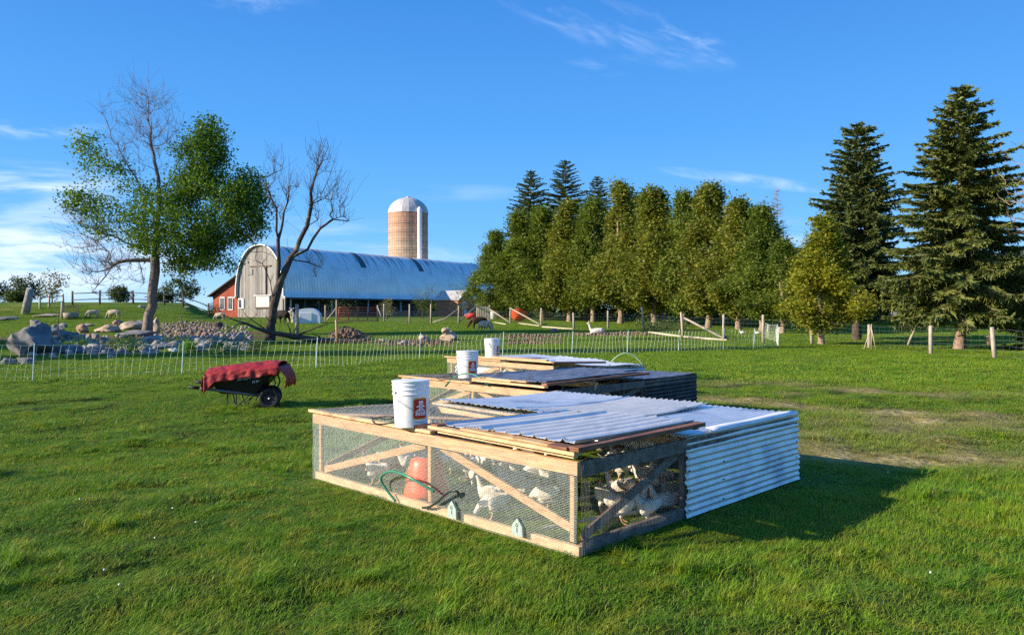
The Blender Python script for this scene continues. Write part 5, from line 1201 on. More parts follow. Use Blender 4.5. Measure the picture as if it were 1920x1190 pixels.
RD = [rock_data(i) for i in range(9)]
RD.append(rock_data(40, 4, .8))
def rock(px, py, w, h, k, mt, label, group=None, rz=None, dep=.8, name='boulder', nudge=0.):
    p = GP(px, py); D = p.y; o = bpy.data.objects.new(name, RD[k % 10]); COL.objects.link(o)
    ww = w * D / F; o.location = (p.x, p.y + ww * .3, p.z - .03 + nudge); o.scale = (ww * 1.02, ww * dep, h * D / F); o.rotation_euler = (0, 0, 0 if rz is None else rz)
    o.material_slots[0].link = 'OBJECT'; o.material_slots[0].material = M[mt]; return tag(o, label, 'rock', group)
RK = [(43, 668, 98, 66, 9, 'rock_blue', 'huge blue grey boulder at the left edge of the pasture'), (61, 614, 19, 16, 1, 'rock', 'pointed pale rock just behind the huge boulder'), (97, 630, 40, 20, 2, 'rock', 'speckled grey boulder touching the huge boulder'),
      (124, 642, 44, 24, 3, 'rock_blue', 'dark shaded boulder right of the speckled one'), (100, 613, 12, 6, 4, 'rock', 'small round rock on the grass beyond the pile, beside the metal stake'), (115, 615, 18, 11, 5, 'rock', 'grey rock leaning behind the metal stake'),
      (160, 613, 24, 8, 6, 'rock_tan', 'low tan rock at the back of the pile'), (190, 624, 54, 17, 7, 'rock_tan', 'broad flat sunlit tan rock on top of the pile'), (151, 625, 26, 19, 8, 'rock_pink', 'round brown rock left of the flat tan rock'),
      (217, 613, 19, 15, 0, 'rock_pink', 'pinkish square rock at the back, left of the ash roots'), (247, 619, 50, 20, 2, 'rock_tan', 'large tan boulder against the ash trunk on its sunny side'), (290, 626, 17, 33, 9, 'rock_tan', 'upright tan boulder right behind the ash trunk'),
      (245, 631, 74, 14, 6, 'rock', 'upper speckled grey slab at the foot of the ash'), (262, 645, 92, 17, 7, 'rock', 'lower wide speckled slab below the ash'), (176, 634, 16, 11, 1, 'rock', 'round pale rock in the middle of the pile'),
      (97, 641, 20, 8, 4, 'rock_tan', 'tan elongated stone leaning right of the huge boulder'), (112, 634, 11, 9, 5, 'rock_tan', 'little tan stone above the elongated one'), (122, 641, 14, 7, 8, 'rock_pink', 'little pink stone right of the elongated one'),
      (150, 640, 26, 8, 3, 'rock_tan', 'pale flat stone in the pile below the round brown rock'), (183, 643, 12, 8, 0, 'rock_pink', 'small pink stone in the pile near the pale slab'), (80, 662, 22, 12, 5, 'rock', 'rounded stone at the right foot of the huge boulder'),
      (122, 664, 56, 20, 2, 'rock_blue', 'dark wide ledge rock in the shade, left half of the pile'), (172, 665, 50, 18, 6, 'rock_blue', 'dark ledge rock in the shade, beside the bright weed'), (13, 684, 30, 15, 3, 'rock_blue', 'dark rock in the grass at the left edge, before the huge boulder'),
      (40, 683, 40, 15, 1, 'rock_blue', 'dark rock with a pale flank before the huge boulder'), (97, 673, 17, 12, 8, 'rock_tan', 'tan rounded stone on the grass edge behind the netting'), (121, 669, 11, 6, 0, 'rock', 'tiny grey stone right of the tan rounded stone'),
      (205, 673, 15, 10, 5, 'rock_tan', 'tan notched stone on the grass edge near the bright weed'), (325, 660, 13, 10, 4, 'logo_white', 'small white stone behind the first net post'), (385, 648, 38, 15, 7, 'rock_blue', 'blue grey rounded boulder right of the net post'),
      (383, 635, 15, 15, 8, 'rock_pink', 'pale pinkish rock on top of the blue grey boulder'), (298, 656, 62, 14, 2, 'rock_blue', 'long dark slab under the speckled slabs'), (312, 641, 16, 9, 1, 'rock', 'grey rock between the slabs and the iron stake'),
      (346, 639, 24, 9, 3, 'rock_blue', 'dark low rock at the foot of the iron stake'), (447, 640, 17, 15, 0, 'rock', 'grey knobbly rock at the right end of the pile'), (428, 649, 22, 10, 5, 'rock', 'grey rock left of the knobbly rock'),
      (462, 652, 26, 11, 6, 'rock_blue', 'dark flat rock near the dead tree'), (409, 646, 20, 10, 4, 'rock_blue', 'dark rock between the blue boulder and the knobbly rock'), (412, 628, 16, 8, 8, 'rock', 'pale rock at the edge of the rubble heap'),
      (795, 638, 22, 12, 3, 'rock_tan', 'tan block rock behind the netting, left of the stacked pair'), (843, 639, 36, 20, 9, 'rock_tan', 'large tan boulder under a smaller one, behind the netting'), (753, 646, 22, 10, 7, 'rock', 'pale sloping rock behind the net near the middle'),
      (773, 647, 18, 7, 6, 'rock_pink', 'reddish flat rock beside the pale sloping rock'), (716, 640, 15, 6, 1, 'rock', 'low grey stone left of the pale sloping rock'), (860, 643, 7, 5, 4, 'rock_tan', 'tiny pale stone right of the stacked boulders'),
      (1039, 624, 19, 10, 8, 'rock_pink', 'round brownish rock alone on the grass near the white alpaca'), (82, 594, 56, 7, 6, 'rock_tan', 'long flat pale rock at the foot of the hill'), (10, 600, 40, 8, 2, 'rock_blue', 'dark low rock at the left edge behind the huge boulder'),
      (109, 560, 6, 4, 0, 'rock', 'small pale stone on the hill below the pale rails'), (265, 577, 14, 6, 3, 'rock', 'grey stone on the hill left of the ash trunk'), (350, 577, 12, 4, 5, 'rock', 'grey stone on the hill near the lean-to')]
for i, r_ in enumerate(RK): rock(*r_, rz=0 if i in (0, 1) else (i * 1.7) % .9 - .45)
o = rock(836, 639, 16, 10, 2, 'rock_tan', 'small tan rock perched on the large tan boulder'); o.location.z += 19 * o.location.y / F * .92
# small stones filling the pile, alike
rng = np.random.default_rng(77)
used_l = set()
for i in range(110):
    px = rng.uniform(55, 475); py = rng.uniform(626, 668) - (8 if px > 300 else 0); s = rng.uniform(7, 17) * (.6 + .4 * (py - 600) / 60)
    ci_ = int(rng.integers(0, 5)); nb_ = min(RK, key=lambda q: abs(q[0] - px) + 2 * abs(q[1] - py))[6].split(',')[0]; nb_ = ' '.join(nb_.split()[:5]); nb_ = nb_[:nb_.rfind(' ')] if nb_.split()[-1] in ('at', 'of', 'on', 'in', 'the', 'just', 'a', 'right', 'left', 'under', 'above') else nb_
    lb_ = '%s %s stone next to the %s' % ('tiny' if s < 8.5 else 'small', ('grey', 'blue grey', 'tan', 'pinkish', 'dark')[ci_], nb_)
    if lb_ in used_l: continue
    used_l.add(lb_)
    rock(px, py, s, s * rng.uniform(.4, .7), int(rng.integers(0, 9)), ['rock', 'rock_blue', 'rock_tan', 'rock_pink', 'rock_blue'][ci_], '%s %s stone next to the %s' % ('tiny' if s < 8.5 else 'small', ('grey', 'blue grey', 'tan', 'pinkish', 'dark')[ci_], nb_), 'small stones of the rock pile', rng.uniform(0, 3), name='stone')
# rubble heap and soil clods: stuff
def rubble(name, areas, n, label, mt, smin, smax, heap=.25, seed=5):
    rng = np.random.default_rng(seed); Vs = []; Fs = []; n0 = 0
    bm = bmesh.new(); bmesh.ops.create_icosphere(bm, subdivisions=1, radius=1.); BV = np.array([v.co[:] for v in bm.verts]); BF = np.array([[v.index for v in f.verts] for f in bm.faces]); bm.free()
    for (px0, px1, py0, py1) in areas:
        for _ in range(n):
            p = GP(rng.uniform(px0, px1), rng.uniform(py0, py1)); s = rng.uniform(smin, smax) * rng.uniform(.4, 1)
            cxp = (px0 + px1) / 2; f = max(0, 1 - abs((p.x / p.y * F + 960 - cxp) / ((px1 - px0) / 2)) ** 2)
            rot = Matrix.Rotation(rng.uniform(0, 6.3), 3, Vector(rng.normal(0, 1, 3)).normalized()); B = BV * np.array([s, s * rng.uniform(.5, 1), s * rng.uniform(.4, .8)]) * (1 + rng.normal(0, .12, (len(BV), 1)))
            Vs.append(B @ np.array(rot).T + np.array([p.x, p.y, p.z + heap * f * rng.uniform(0, 1)])); Fs.append(BF + n0); n0 += len(BV)
    return tag(npmesh(name, np.concatenate(Vs), np.concatenate(Fs), M[mt]), label, 'rubble', kind='stuff')
rubble('rubble', [(298, 425, 606, 632)], 900, 'heap of brown and tan rubble right of the ash tree', 'soil_stone', .05, .20, .22)
rubble('rubble', [(300, 470, 612, 640)], 300, 'grey broken stones lying in front of the rubble heap', 'rock', .06, .2, .15, 8)
rubble('loose_stones', [(58, 470, 632, 662), (60, 300, 645, 668)], 190, 'loose grey field stones filling the rock pile', 'rock', .07, .34, .12, 21)
rubble('soil_heap', [(948, 1055, 628, 646), (1075, 1215, 622, 631), (620, 700, 628, 645), (700, 850, 640, 650)], 420, 'low heaps of turned brown soil and clods behind the netting', 'soil', .03, .14, .06, 9)

# ---------------------------------------------------------------- fences
def polyfence_pts(L): return [GP(a, b) for a, b in L]
# electric netting
NP = [(-60, 722), (60, 716), (340, 703), (592, 691), (786, 674), (942, 669), (1072, 665), (1176, 662), (1272, 659), (1356, 656), (1413, 655), (1459, 650), (1456, 641), (1431, 634)]
pts = polyfence_pts(NP); net = empty('netting_fence', pts[2], 0, 'white electric netting fence running across the pasture behind the pens', 'fence'); O = pts[2]
def run(pts, sp):
    out = []; 
    for a, b in zip(pts[:-1], pts[1:]):
        n = max(1, round((Vector((b.x, b.y)) - Vector((a.x, a.y))).length / sp))
        for k in range(n): out.append((a.lerp(b, k / n), k / n, (b - a).length))
    out.append((pts[-1], 0, 1)); return out
mb = MB(); NH = .80; rn = run(pts, .165); tops = []
hsn = [.12, .28, .44, .62, NH]; lines = [[] for _ in hsn]
for i, (p, f, L) in enumerate(rn):
    sagn = .035 * math.sin(math.pi * f) * min(1, L / 3); g = T(p.x, p.y); ln = .05 * math.sin(i * .35) + .03 * mnoise.noise(Vector((i * .21, 3, 1)))
    b = Vector((p.x, p.y, g + .02)) - O; t_ = Vector((p.x + .07 + ln, p.y + .03, g + NH - sagn)) - O
    mb.tube([b, b.lerp(t_, .7) + Vector((ln * .6 - .02, 0, 0)), t_], .0031, 4)
    for k, h in enumerate(hsn): lines[k].append(b.lerp(t_, (h - .02) / NH) if k < 4 else t_)
mb.build('net_stays', M['net_white'], net)
mb = MB()
for k, l in enumerate(lines): mb.tube(l, .0028 if k == 4 else .0018, 3, cap=False)
mb.build('net_strands', M['net_white'], net)
for p in pts[1:]:
    mb = MB(); g = T(p.x, p.y); b = Vector((p.x, p.y, g - .05)) - O; mb.tube([b, b + Vector((.045, .01, NH + .09))], .0105, 7); po = mb.build('net_post', M['net_post'], net)
    mb = MB(); mb.tube([b, b + Vector((.004, 0, .09))], .013, 6); mb.build('foot_spike', M['trim_dark'], po)
# farm fence of wooden posts and woven wire
def farm_fence(name, plist, label, wires=6, hw=1.05, vert=.3, start=0):
    P = [(GP(px, py), h, dx) for px, py, h, dx in plist]; O = P[0][0].copy(); r = empty(name, O, 0, label, 'fence')
    for p, h, dx in P:
        hm = h * p.y / F; mb = MB(); rr0 = .07; mb.tube([p - O - Vector((0, 0, .1)), p - O + Vector((dx * p.y / F * .5, .01, hm * .5)), p - O + Vector((dx * p.y / F, 0, hm))], [rr0 * 1.05, rr0, rr0 * .9], 8)
        mb.build('post', M['post'], r, True)
    Wm = MB()
    for (a, ha, da), (b, hb, db) in zip(P[:-1], P[1:]):
        n = max(2, int((b - a).length / vert)); hA = min(hw, ha * a.y / F * .92); hB = min(hw, hb * b.y / F * .92); bots = []; tps = []
        for k in range(n + 1):
            q = a.lerp(b, k / n); g = T(q.x, q.y); hh = hA + (hB - hA) * k / n; bots.append(Vector((q.x, q.y - .08, g + .06)) - O); tps.append(Vector((q.x, q.y - .08, g + hh)) - O)
        for l in range(wires): Wm.tube([u.lerp(v, l / (wires - 1)) for u, v in zip(bots, tps)], .0028, 3, cap=False)
        for u, v in zip(bots, tps): Wm.tube([u, v], .0022, 3, cap=False)
    Wm.build('woven_wire', M['wire_dark'], r); return r, P, O
def brace_pole(r, O, a, b, rad=.05, name='brace_pole', mt='post', sag=0.):
    mb = MB(); a = Vector(a) - O; b = Vector(b) - O; mb.tube([a, a.lerp(b, .5) - Vector((0, 0, sag)), b], rad, 7); return mb.build(name, M[mt], r, True)
def pp(px, py, D): return Vector((AX(px, D), D, AZ(py, D)))
fr, P, O = farm_fence('farm_fence', [(918, 605, 33, 0), (957, 607, 31, 0), (1015, 611, 34, 0), (1076, 617, 31, -1), (1140, 617, 35, 0), (1208, 621, 46, -5), (1281, 631, 46, -4), (1357, 636, 47, 0), (1431, 642, 52, 0), (1523, 646, 54, -4), (1630, 653, 45, 0), (1746, 664, 54, -1), (1866, 671, 58, -6), (1985, 684, 62, 0)],
                      'long farm fence of wooden posts and woven wire, right of the slat gate')
D = P[1][0].y; brace_pole(fr, O, pp(918, 579.6, P[0][0].y), pp(956, 604, D)); brace_pole(fr, O, pp(957.5, 578, D), pp(1012, 608, P[2][0].y)); brace_pole(fr, O, pp(1283, 596, P[6][0].y), pp(1357, 634, P[7][0].y), .055)
fl_, P, O = farm_fence('farm_fence', [(610, 603, 31, 0), (631, 604, 42, 0)], 'short fence length joining the white hutch to the red gate', 6)
brace_pole(fl_, O, pp(612, 601, P[0][0].y), pp(630, 578, P[1][0].y))
fl_, P, O = farm_fence('farm_fence', [(708, 603, 31, 0), (720, 603, 34, 0), (768, 607, 37, 0), (808, 607, 37, 0), (860, 607, 34, 0), (895, 605, 34, 0)], 'farm fence between the red gate and the slat gate, with curved braces', 6)
brace_pole(fl_, O, pp(811, 604, P[3][0].y), pp(858, 580, P[4][0].y), .055, sag=.25); brace_pole(fl_, O, pp(861, 602, P[4][0].y), pp(894, 573, P[5][0].y), .055); brace_pole(fl_, O, pp(709, 577, P[0][0].y), pp(717, 600, P[1][0].y))
p = GP(809, 607); mb = MB(); mb.tube([(0, 0, 0), (.02, 0, 77 * p.y / F)], .035, 6); o = mb.build('tall_pole', M['post_dark'], None); o.location = p; tag(o, 'tall thin dark pole rising from the fence in front of the barn', 'pole')
# slat gate
p = GP(896, 605); q = GP(918, 605); gt = empty('slat_gate', p, 0, 'narrow pale gate of upright slats in the farm fence', 'gate'); n = 7; Lg = (q - p).length
for k in range(n):
    mb = MB(); a = (q - p) * ((k + .5) / n); mb.box((a.x, a.y - .05, .78), (Lg / n * .72, .03, 1.25)); mb.build('slat', M['pale_wood'], gt)
for z in (.35, 1.2): mb = MB(); mb.bar((0, 0, z), (q.x - p.x, q.y - p.y, z), .04, .09); mb.build('gate_rail', M['post'], gt)
# red tube gate
p = GP(635, 604); q = GP(707, 603); gt = empty('tube_gate', p, 0, 'wide red tubular farm gate with mesh in front of the barn', 'gate'); d = q - p; hh = 28 * p.y / F
for k in range(6):
    mb = MB(); z = .18 + (hh - .2) * k / 5; mb.tube([(0, 0, z), (d.x, d.y, z)], .035, 6); mb.build('gate_tube', M['gate_red'], gt, True)
for k in range(5):
    mb = MB(); mb.tube([(d.x * k / 4, d.y * k / 4, .15), (d.x * k / 4, d.y * k / 4, hh)], .035, 6); mb.build('gate_upright', M['gate_red'], gt, True)
mb = MB(); mb.bar((0, .3, .06), (d.x, d.y + .3, .06), .12, .10); mb.build('sill_board', M['pale_wood'], gt)
# rail fence on the hill
def rail_fence(pl, label, mt, rails=(.35, .8), name='rail_fence', hs=1.15):
    P = [onG(px, D) for px, D in pl]; O = P[0].copy(); r = empty(name, O, 0, label, 'fence')
    for i, p in enumerate(P): mb = MB(); mb.tube([p - O - Vector((0, 0, .2)), p - O + Vector((.05 * math.sin(i * 2.3), 0, hs + .1 * math.sin(i * 3)))], [.11, .09], 7); mb.build('post', M[mt], r, True)
    for i in range(len(P) - 1):
        for z in rails: mb = MB(); mb.tube([P[i] - O + Vector((0, -.1, z * hs + .03 * math.sin(i + z * 9))), P[i + 1] - O + Vector((0, -.1, z * hs + .03 * math.sin(i * 2 + z)))], .05, 6); mb.build('rail', M[mt], r, True)
    return r
rail_fence([(136, 76), (187, 77), (250, 78), (308, 79), (343, 80), (392, 82)], 'old dark rail fence along the top of the hill', 'post_dark', hs=1.35)
rail_fence([(75, 73), (92, 74), (119, 75)], 'short pale rail fence at the left on the hill', 'pale_wood', hs=1.2)
# poles lying on the grass under the wire
for a, b, lb in (((925, 605), (949, 609), 'pale pole on the grass right of the slat gate'), ((973, 607), (1011, 612), 'pale pole on the grass below the orange tub'), ((1017, 614), (1075, 618), 'thin pale pole on the grass left of the alpaca'), ((1217, 624), (1276, 632), 'long pale pole on the grass left of the thick leaning post'), ((1282, 633), (1363, 639), 'long pale pole on the grass at the braced post')):
    p, q = GP(*a), GP(*b); mb = MB(); mb.tube([(0, 0, .05), (q - p) * .5 + Vector((0, 0, .04)), q - p + Vector((0, 0, .04))], .055, 7); o = mb.build('fence_pole', M['pale_wood'], None, True); o.location = p; tag(o, lb, 'pole', 'poles lying under the farm fence')
# stakes, leaning stone, tub, hutch, plastic things
def stick(name, a, b, D, rad, mt, label, cat='stake'):
    p = onG(a[0], D) if a[1] is None else pp(a[0], a[1], D); q = pp(b[0], b[1], D); mb = MB(); mb.tube([(0, 0, -.05), (q - p) * .5, q - p], [rad, rad * .95, rad * .85], 7); o = mb.build(name, M[mt], None, True); o.location = p; return tag(o, label, cat)
stick('iron_stake', (109, 616), (108, 591), 36, .03, 'post_dark', 'dark thin stake standing in the rocks near the huge boulder')
stick('iron_stake', (346, 620), (338, 591), 36, .03, 'post_dark', 'dark leaning stake in the rubble heap')
stick('leaning_pole', (412, 634), (452, 602), 34, .035, 'lumber', 'thin brown pole leaning up out of the rocks by the dead tree', 'pole')
stick('short_post', (557, None), (557, 570), GP(557, 627).y, .12, 'post', 'weathered post in front of the white hutch', 'post')
stick('old_post', (116, None), (117, 565), GP(117, 597).y, .12, 'post', 'crooked old post beside the round tub on the hill foot', 'post')
stick('leaning_stone', (47, None), (57, 542), 70, .36, 'rock', 'tall grey stone post leaning at the hill edge', 'stone post')
stick('sapling', (1702, 645), (1722, 603), 31, .05, 'post', 'thin leaning trunk between the two tall spruces', 'sapling')
# white hutch
p = GP(578, 606); k_ = p.y / F
h_ = empty('calf_hutch', p, R(8), 'white polythene covered hutch standing before the barn', 'hutch'); w_ = 24 * k_; H_ = 28 * k_; mb = MB(); rows = []
for i in range(9):
    y = -1.0 + 2.4 * i / 8; row = []
    for j in range(15):
        a = math.pi * j / 14; row.append((w_ * math.copysign(abs(math.cos(a)) ** .75, math.cos(a)) * (1 - .06 * i / 8), y, H_ * (math.sin(a) ** .62 if 0 < a < math.pi else 0) * (1 + .03 * mnoise.noise(Vector((i * .7, j * .6, 2))))))
    rows.append(row)
mb.grid(rows); mb.add(rows[0], [tuple(range(15))]); mb.add(rows[-1], [tuple(range(15))]); mb.build('cover', M['white_poly'], h_)
mb = MB(); mb.box((-w_ * .1, -1.03, H_ * .35), (w_ * .9, .05, H_ * .7)); mb.build('front_flap', M['white_poly'], h_)
# round tub, coloured plastic things near the row
def lathe_thing(name, px, D, prof, mt, label, cat, part, rot=0., z=0.):
    r = empty(name, onG(px, D) + Vector((0, 0, z)), 0, label, cat); mb = MB(); mb.lathe(prof, 24); o = mb.build(part, M[mt], r, True); r.rotation_euler = (rot, 0, 0); return r
DD = GP(133, 597).y
r = lathe_thing('round_tub', 133, DD, [(.001, .05), (.50, .05), (.58, .5), (.62, .5), (.56, 0), (.001, 0)], 'grey_can', 'round brown tub with a mesh ring beside the crooked old post', 'tub', 'tub_body')
mb = MB()
for k in range(16): a = k * 6.283 / 16; mb.tube([(.6 * math.cos(a), .6 * math.sin(a), .5), (.6 * math.cos(a), .6 * math.sin(a), 1.15)], .012, 4)
for z in (.7, .95, 1.15): mb.tube([(.6 * math.cos(a), .6 * math.sin(a), z) for a in np.linspace(0, 6.283, 25)], .012, 4)
mb.build('mesh_ring', M['post_dark'], r)
r = lathe_thing('orange_tub', 972, 73, [(.001, .02), (.45, .02), (.8, .5), (.86, .52), (.84, .56), (.7, .52), (.001, .4)], 'orange', 'orange plastic tub tipped over under the trees right of the slat gate', 'tub', 'tub_body', R(-38), .2)
mb = MB(); mb.tube([(.84 * math.cos(a), .84 * math.sin(a), .54) for a in np.linspace(0, 6.283, 30)], .035, 6, cap=False); mb.build('rim', M['orange'], r, True)
r = lathe_thing('red_sled', 886, 80, [(.001, .02), (.6, .05), (.85, .42), (.8, .44), (.001, .3)], 'redpaint', 'red plastic sled lying left of the slat gate', 'sled', 'shell', R(-15)); mb = MB(); mb.tube([(-.6, .1, .42), (-.2, -.05, .62), (.4, 0, .42)], .05, 6); mb.build('handle', M['redpaint'], r, True)
r = lathe_thing('white_tub', 927, 82, [(.001, .0), (.42, .0), (.48, .75), (.52, .78), (.40, .72), (.001, .1)], 'white_poly', 'white plastic tub behind the slat gate', 'tub', 'tub_body'); mb = MB(); mb.tube([(.5 * math.cos(a), .5 * math.sin(a), .76) for a in np.linspace(0, 6.283, 26)], .03, 6, cap=False); mb.build('rim', M['white_poly'], r, True)
r = lathe_thing('blue_barrel', 1246, 66, [(.001, 0), (.29, .0), (.32, .1), (.32, .42), (.30, .45), (.32, .48), (.32, .8), (.28, .9), (.001, .9)], 'blue', 'blue barrel in the shade under the wide browning maple', 'barrel', 'barrel_body', 0, .3); mb = MB(); mb.lathe([(.05, .9), (.05, .94), (.001, .94)], 12, (.15, 0, 0)); mb.build('bung', M['trim_dark'], r, True)
r = empty('garden_parasol', onG(1147, 74), 0, 'red parasol showing below the maple leaves', 'parasol'); mb = MB(); mb.lathe([(1.0, 1.75), (.5, 1.98), (.03, 2.15), (.001, 2.2)], 8); mb.build('canopy', M['redpaint'], r); mb = MB(); mb.tube([(0, 0, 0), (0, 0, 2.1)], .025, 6); mb.build('pole', M['post'], r)
r = empty('bird_table', onG(1856, GP(1856, 652).y + 3), 0, 'small red brown stump stool under the tallest spruce', 'stool'); mb = MB(); mb.lathe([(.16, 0), (.12, .2), (.13, .34), (.001, .34)], 12); mb.build('stump', M['bark_red'], r, True); mb = MB(); mb.lathe([(.001, .345), (.2, .345), (.2, .385), (.001, .385)], 14); mb.build('top', M['post'], r)
pb = GP(1636, 655); r = empty('pole_tripod', pb, 0, 'three pale sticks leaning together against a fence post', 'sticks')
for a, b in (((0, 0), (.02, 1.0)), ((-.28, .02), (.03, .95)), ((.16, -.05), (-.0, .92))): mb = MB(); mb.tube([(a[0] - .05, a[1], 0), (b[0] - .05, 0.02, b[1])], .014, 6); mb.build('stick', M['pale_wood'], r, True)
# fallen branch with twigs before the dead tree, and its root mound
rng = np.random.default_rng(15); D0 = 35.; base = onG(600, D0)
def A_(px, py, y=0.): return (AX(px, D0) - base.x, y, AZ(py, D0) - base.z)
sk = Skel(rng); tr = sk.limb([A_(665, 642), A_(620, 640), A_(575, 634, -.2), (A_(530, 627, -.4)), A_(490, 615, -.6), A_(452, 598, -.7), A_(425, 588, -.7)], wob=.02)
for a, b, c in (((520, 620), (470, 590), (455, 560)), ((500, 618), (500, 600), (492, 578)), ((545, 628), (560, 610), (572, 590)), ((560, 632), (600, 612), (640, 600)), ((480, 608), (478, 590), (470, 575)), ((520, 625), (540, 640), (560, 655)), ((590, 638), (570, 645), (545, 640)), ((470, 603), (440, 608), (400, 640))):
    i = at = min(tr, key=lambda q: np.linalg.norm(sk.p[q][[0, 2]] - np.array(A_(*a))[[0, 2]])); sk.limb([A_(*b, rng.uniform(-.8, .3)), A_(*c, rng.uniform(-.8, .3))], i, wob=.03)
tg = np.concatenate([ell(rng, 40, A_(500, 598, -.4), (2.0, .9, .6), .2), ell(rng, 26, A_(590, 618, -.4), (1.4, .8, .5), .2)]); sk.reach(tg, step=.3, wob=.04); sk.radii(.15, .007, 2.1)
fb = empty('fallen_branch', base, 0, 'fallen dead branch with many twigs lying before the dead tree', 'branch'); sk.mesh(5, 0, 9).build('trunk', M['bark_dark'], fb, True)
rubble('root_mound', [(618, 682, 626, 642)], 700, 'mound of soil and roots at the end of the fallen branch', 'soil', .05, .18, .5, 12)
stick('broken_snag', (632, 640), (630, 600), 34.5, .05, 'lumber', 'twisted tan snag standing on the root mound', 'snag')
p = GP(408, 616); mb = MB(); mb.lathe([(.52, -.1), (.42, .12), (.36, .36), (.30, .44), (.001, .46)], 14); o = mb.build('tree_stump', M['bark_dark'], None, True); o.location = p; o.scale = (1, .8, 1.); tag(o, 'dark tree stump on top of the rubble heap', 'stump')
for i_, (px, py, h, w, lb) in enumerate(((140, 655, .35, .9, 'weeds between the shaded ledge rocks'), (215, 655, .4, .8, 'weeds under the wide speckled slab'), (420, 662, .35, 1.1, 'weeds in the grass before the knobbly rock'), (480, 660, .35, .9, 'weeds at the foot of the dead tree'), (70, 640, .3, .7, 'weeds beside the speckled boulder'), (330, 648, .3, .9, 'weeds in front of the brown rubble'))):
    bush('weed_clump', GP(px, py), h, w, 300 + i_, 'leaf_green' if i_ % 2 else 'weed', lb, 'weeds', None, 24, 24, .07)

# ---------------------------------------------------------------- animals
def skinned(name, nodes, edges, mats, matfn=None, parent=None, sub_=2, root=0):
    me = bpy.data.meshes.new(name); me.from_pydata([n[0] for n in nodes], edges, [])
    bm = bmesh.new(); bm.from_mesh(me); ly = bm.verts.layers.skin.verify(); bm.verts.ensure_lookup_table()
    for v, n in zip(bm.verts, nodes):
        r = n[1]; v[ly].radius = (r, r) if not hasattr(r, '__len__') else r; v[ly].use_root = (v.index == root)
    bm.to_mesh(me); bm.free(); o = bpy.data.objects.new('tmp', me); COL.objects.link(o)
    s = o.modifiers.new('s', 'SKIN'); s.use_smooth_shade = True; b = o.modifiers.new('u', 'SUBSURF'); b.levels = b.render_levels = sub_
    dg = bpy.context.evaluated_depsgraph_get(); m2 = bpy.data.meshes.new_from_object(o.evaluated_get(dg)); bpy.data.objects.remove(o)
    m2.materials.clear()
    for m in mats: m2.materials.append(m)
    if matfn:
        for p in m2.polygons: p.material_index = matfn(p.center)
    m2.polygons.foreach_set('use_smooth', [True] * len(m2.polygons)); m2.name = name
    o = bpy.data.objects.new(name, m2); COL.objects.link(o)
    if parent: o.parent = parent
    return o
def chicken(pose):
    root = empty('chicken', (0, 0, 0))
    dz = -.085 if pose == 'sit' else 0
    sp_ = [((-.03, 0, .19 + dz), (.082, .088)), ((-.12, 0, .215 + dz), (.060, .062)), ((-.185, 0, .265 + dz), (.022, .045)), ((.055, 0, .19 + dz), (.078, .085))]
    if pose == 'peck': sp_ += [((.125, 0, .165), .042), ((.165, 0, .105), .028), ((.19, 0, .06), .029), ((.222, 0, .022), .007)]
    elif pose == 'look': sp_ += [((.095, 0, .265), .046), ((.125, .01, .335), .030), ((.135, .025, .385), .030), ((.150, .070, .378), .007)]
    else: sp_ += [((.10, 0, .255 + dz), .046), ((.118, 0, .315 + dz), .029), ((.138, 0, .362 + dz), .030), ((.183, 0, .352 + dz), .007)]
    ed = [(0, 1), (1, 2), (0, 3), (3, 4), (4, 5), (5, 6), (6, 7)]
    if pose != 'sit':
        for sg in (-1, 1):
            fx = .02 * sg; b = len(sp_); sp_ += [((.0 + fx, sg * .045, .13), .038), ((-.015 + fx, sg * .05, .075), .014), ((.005 + fx, sg * .052, .015), .009), ((.055 + fx, sg * .052, .007), .0055), ((.04 + fx, sg * .085, .007), .005), ((.04 + fx, sg * .02, .007), .005)]
            ed += [(0, b), (b, b + 1), (b + 1, b + 2), (b + 2, b + 3), (b + 2, b + 4), (b + 2, b + 5)]
    hd = Vector(sp_[6][0]); bk = Vector(sp_[7][0])
    fn = lambda c: 1 if (c.z < .078 and (c - hd).length > .08 and pose != 'sit') or (c - bk).length < .026 else 0
    skinned('body', sp_, ed, [M['feather'], M['chicken_skin']], fn, root)
    d = (bk - hd).normalized(); up = Vector((0, 0, 1)) - d * d.z; up.normalize(); mb = MB()
    pr = [(-.022, .020), (-.016, .044), (-.006, .032), (.004, .050), (.012, .034), (.022, .044), (.030, .018)]
    V = [hd + d * a + up * b for a, b in pr]; sd = d.cross(up) * .004; mb.add([v + sd for v in V] + [v - sd for v in V], [tuple(range(7)), tuple(range(13, 6, -1))] + [(i, (i + 1) % 7, 7 + (i + 1) % 7, 7 + i) for i in range(7)])
    mb.build('comb', M['comb'], root)
    mb = MB(); mb.lathe([(.001, .018), (.010, .008), (.011, -.006), (.001, -.020)], 8, hd + d * .024 - up * .034); mb.build('wattle', M['comb'], root, True)
    for sg in (-1, 1):
        mb = MB(); rows = []
        for i in range(7):
            t = i / 6; w = .055 * math.sin(math.pi * min(1, .15 + t * .8)) ** .7; cx_, cz_ = .06 - .21 * t, .205 + dz + .018 * t; rows.append([(cx_, sg * (.078 - .05 * t * t + .012 * math.cos(q)), cz_ + w * math.sin(q)) for q in np.linspace(-1.5, 1.5, 7)])
        mb.grid(rows); w_ = mb.build('wing', M['feather'], root, True); so_ = w_.modifiers.new('s', 'SOLIDIFY'); so_.thickness = .008
    return root
CH_P = {k: chicken(k) for k in ('stand', 'peck', 'look', 'sit')}; used = set()
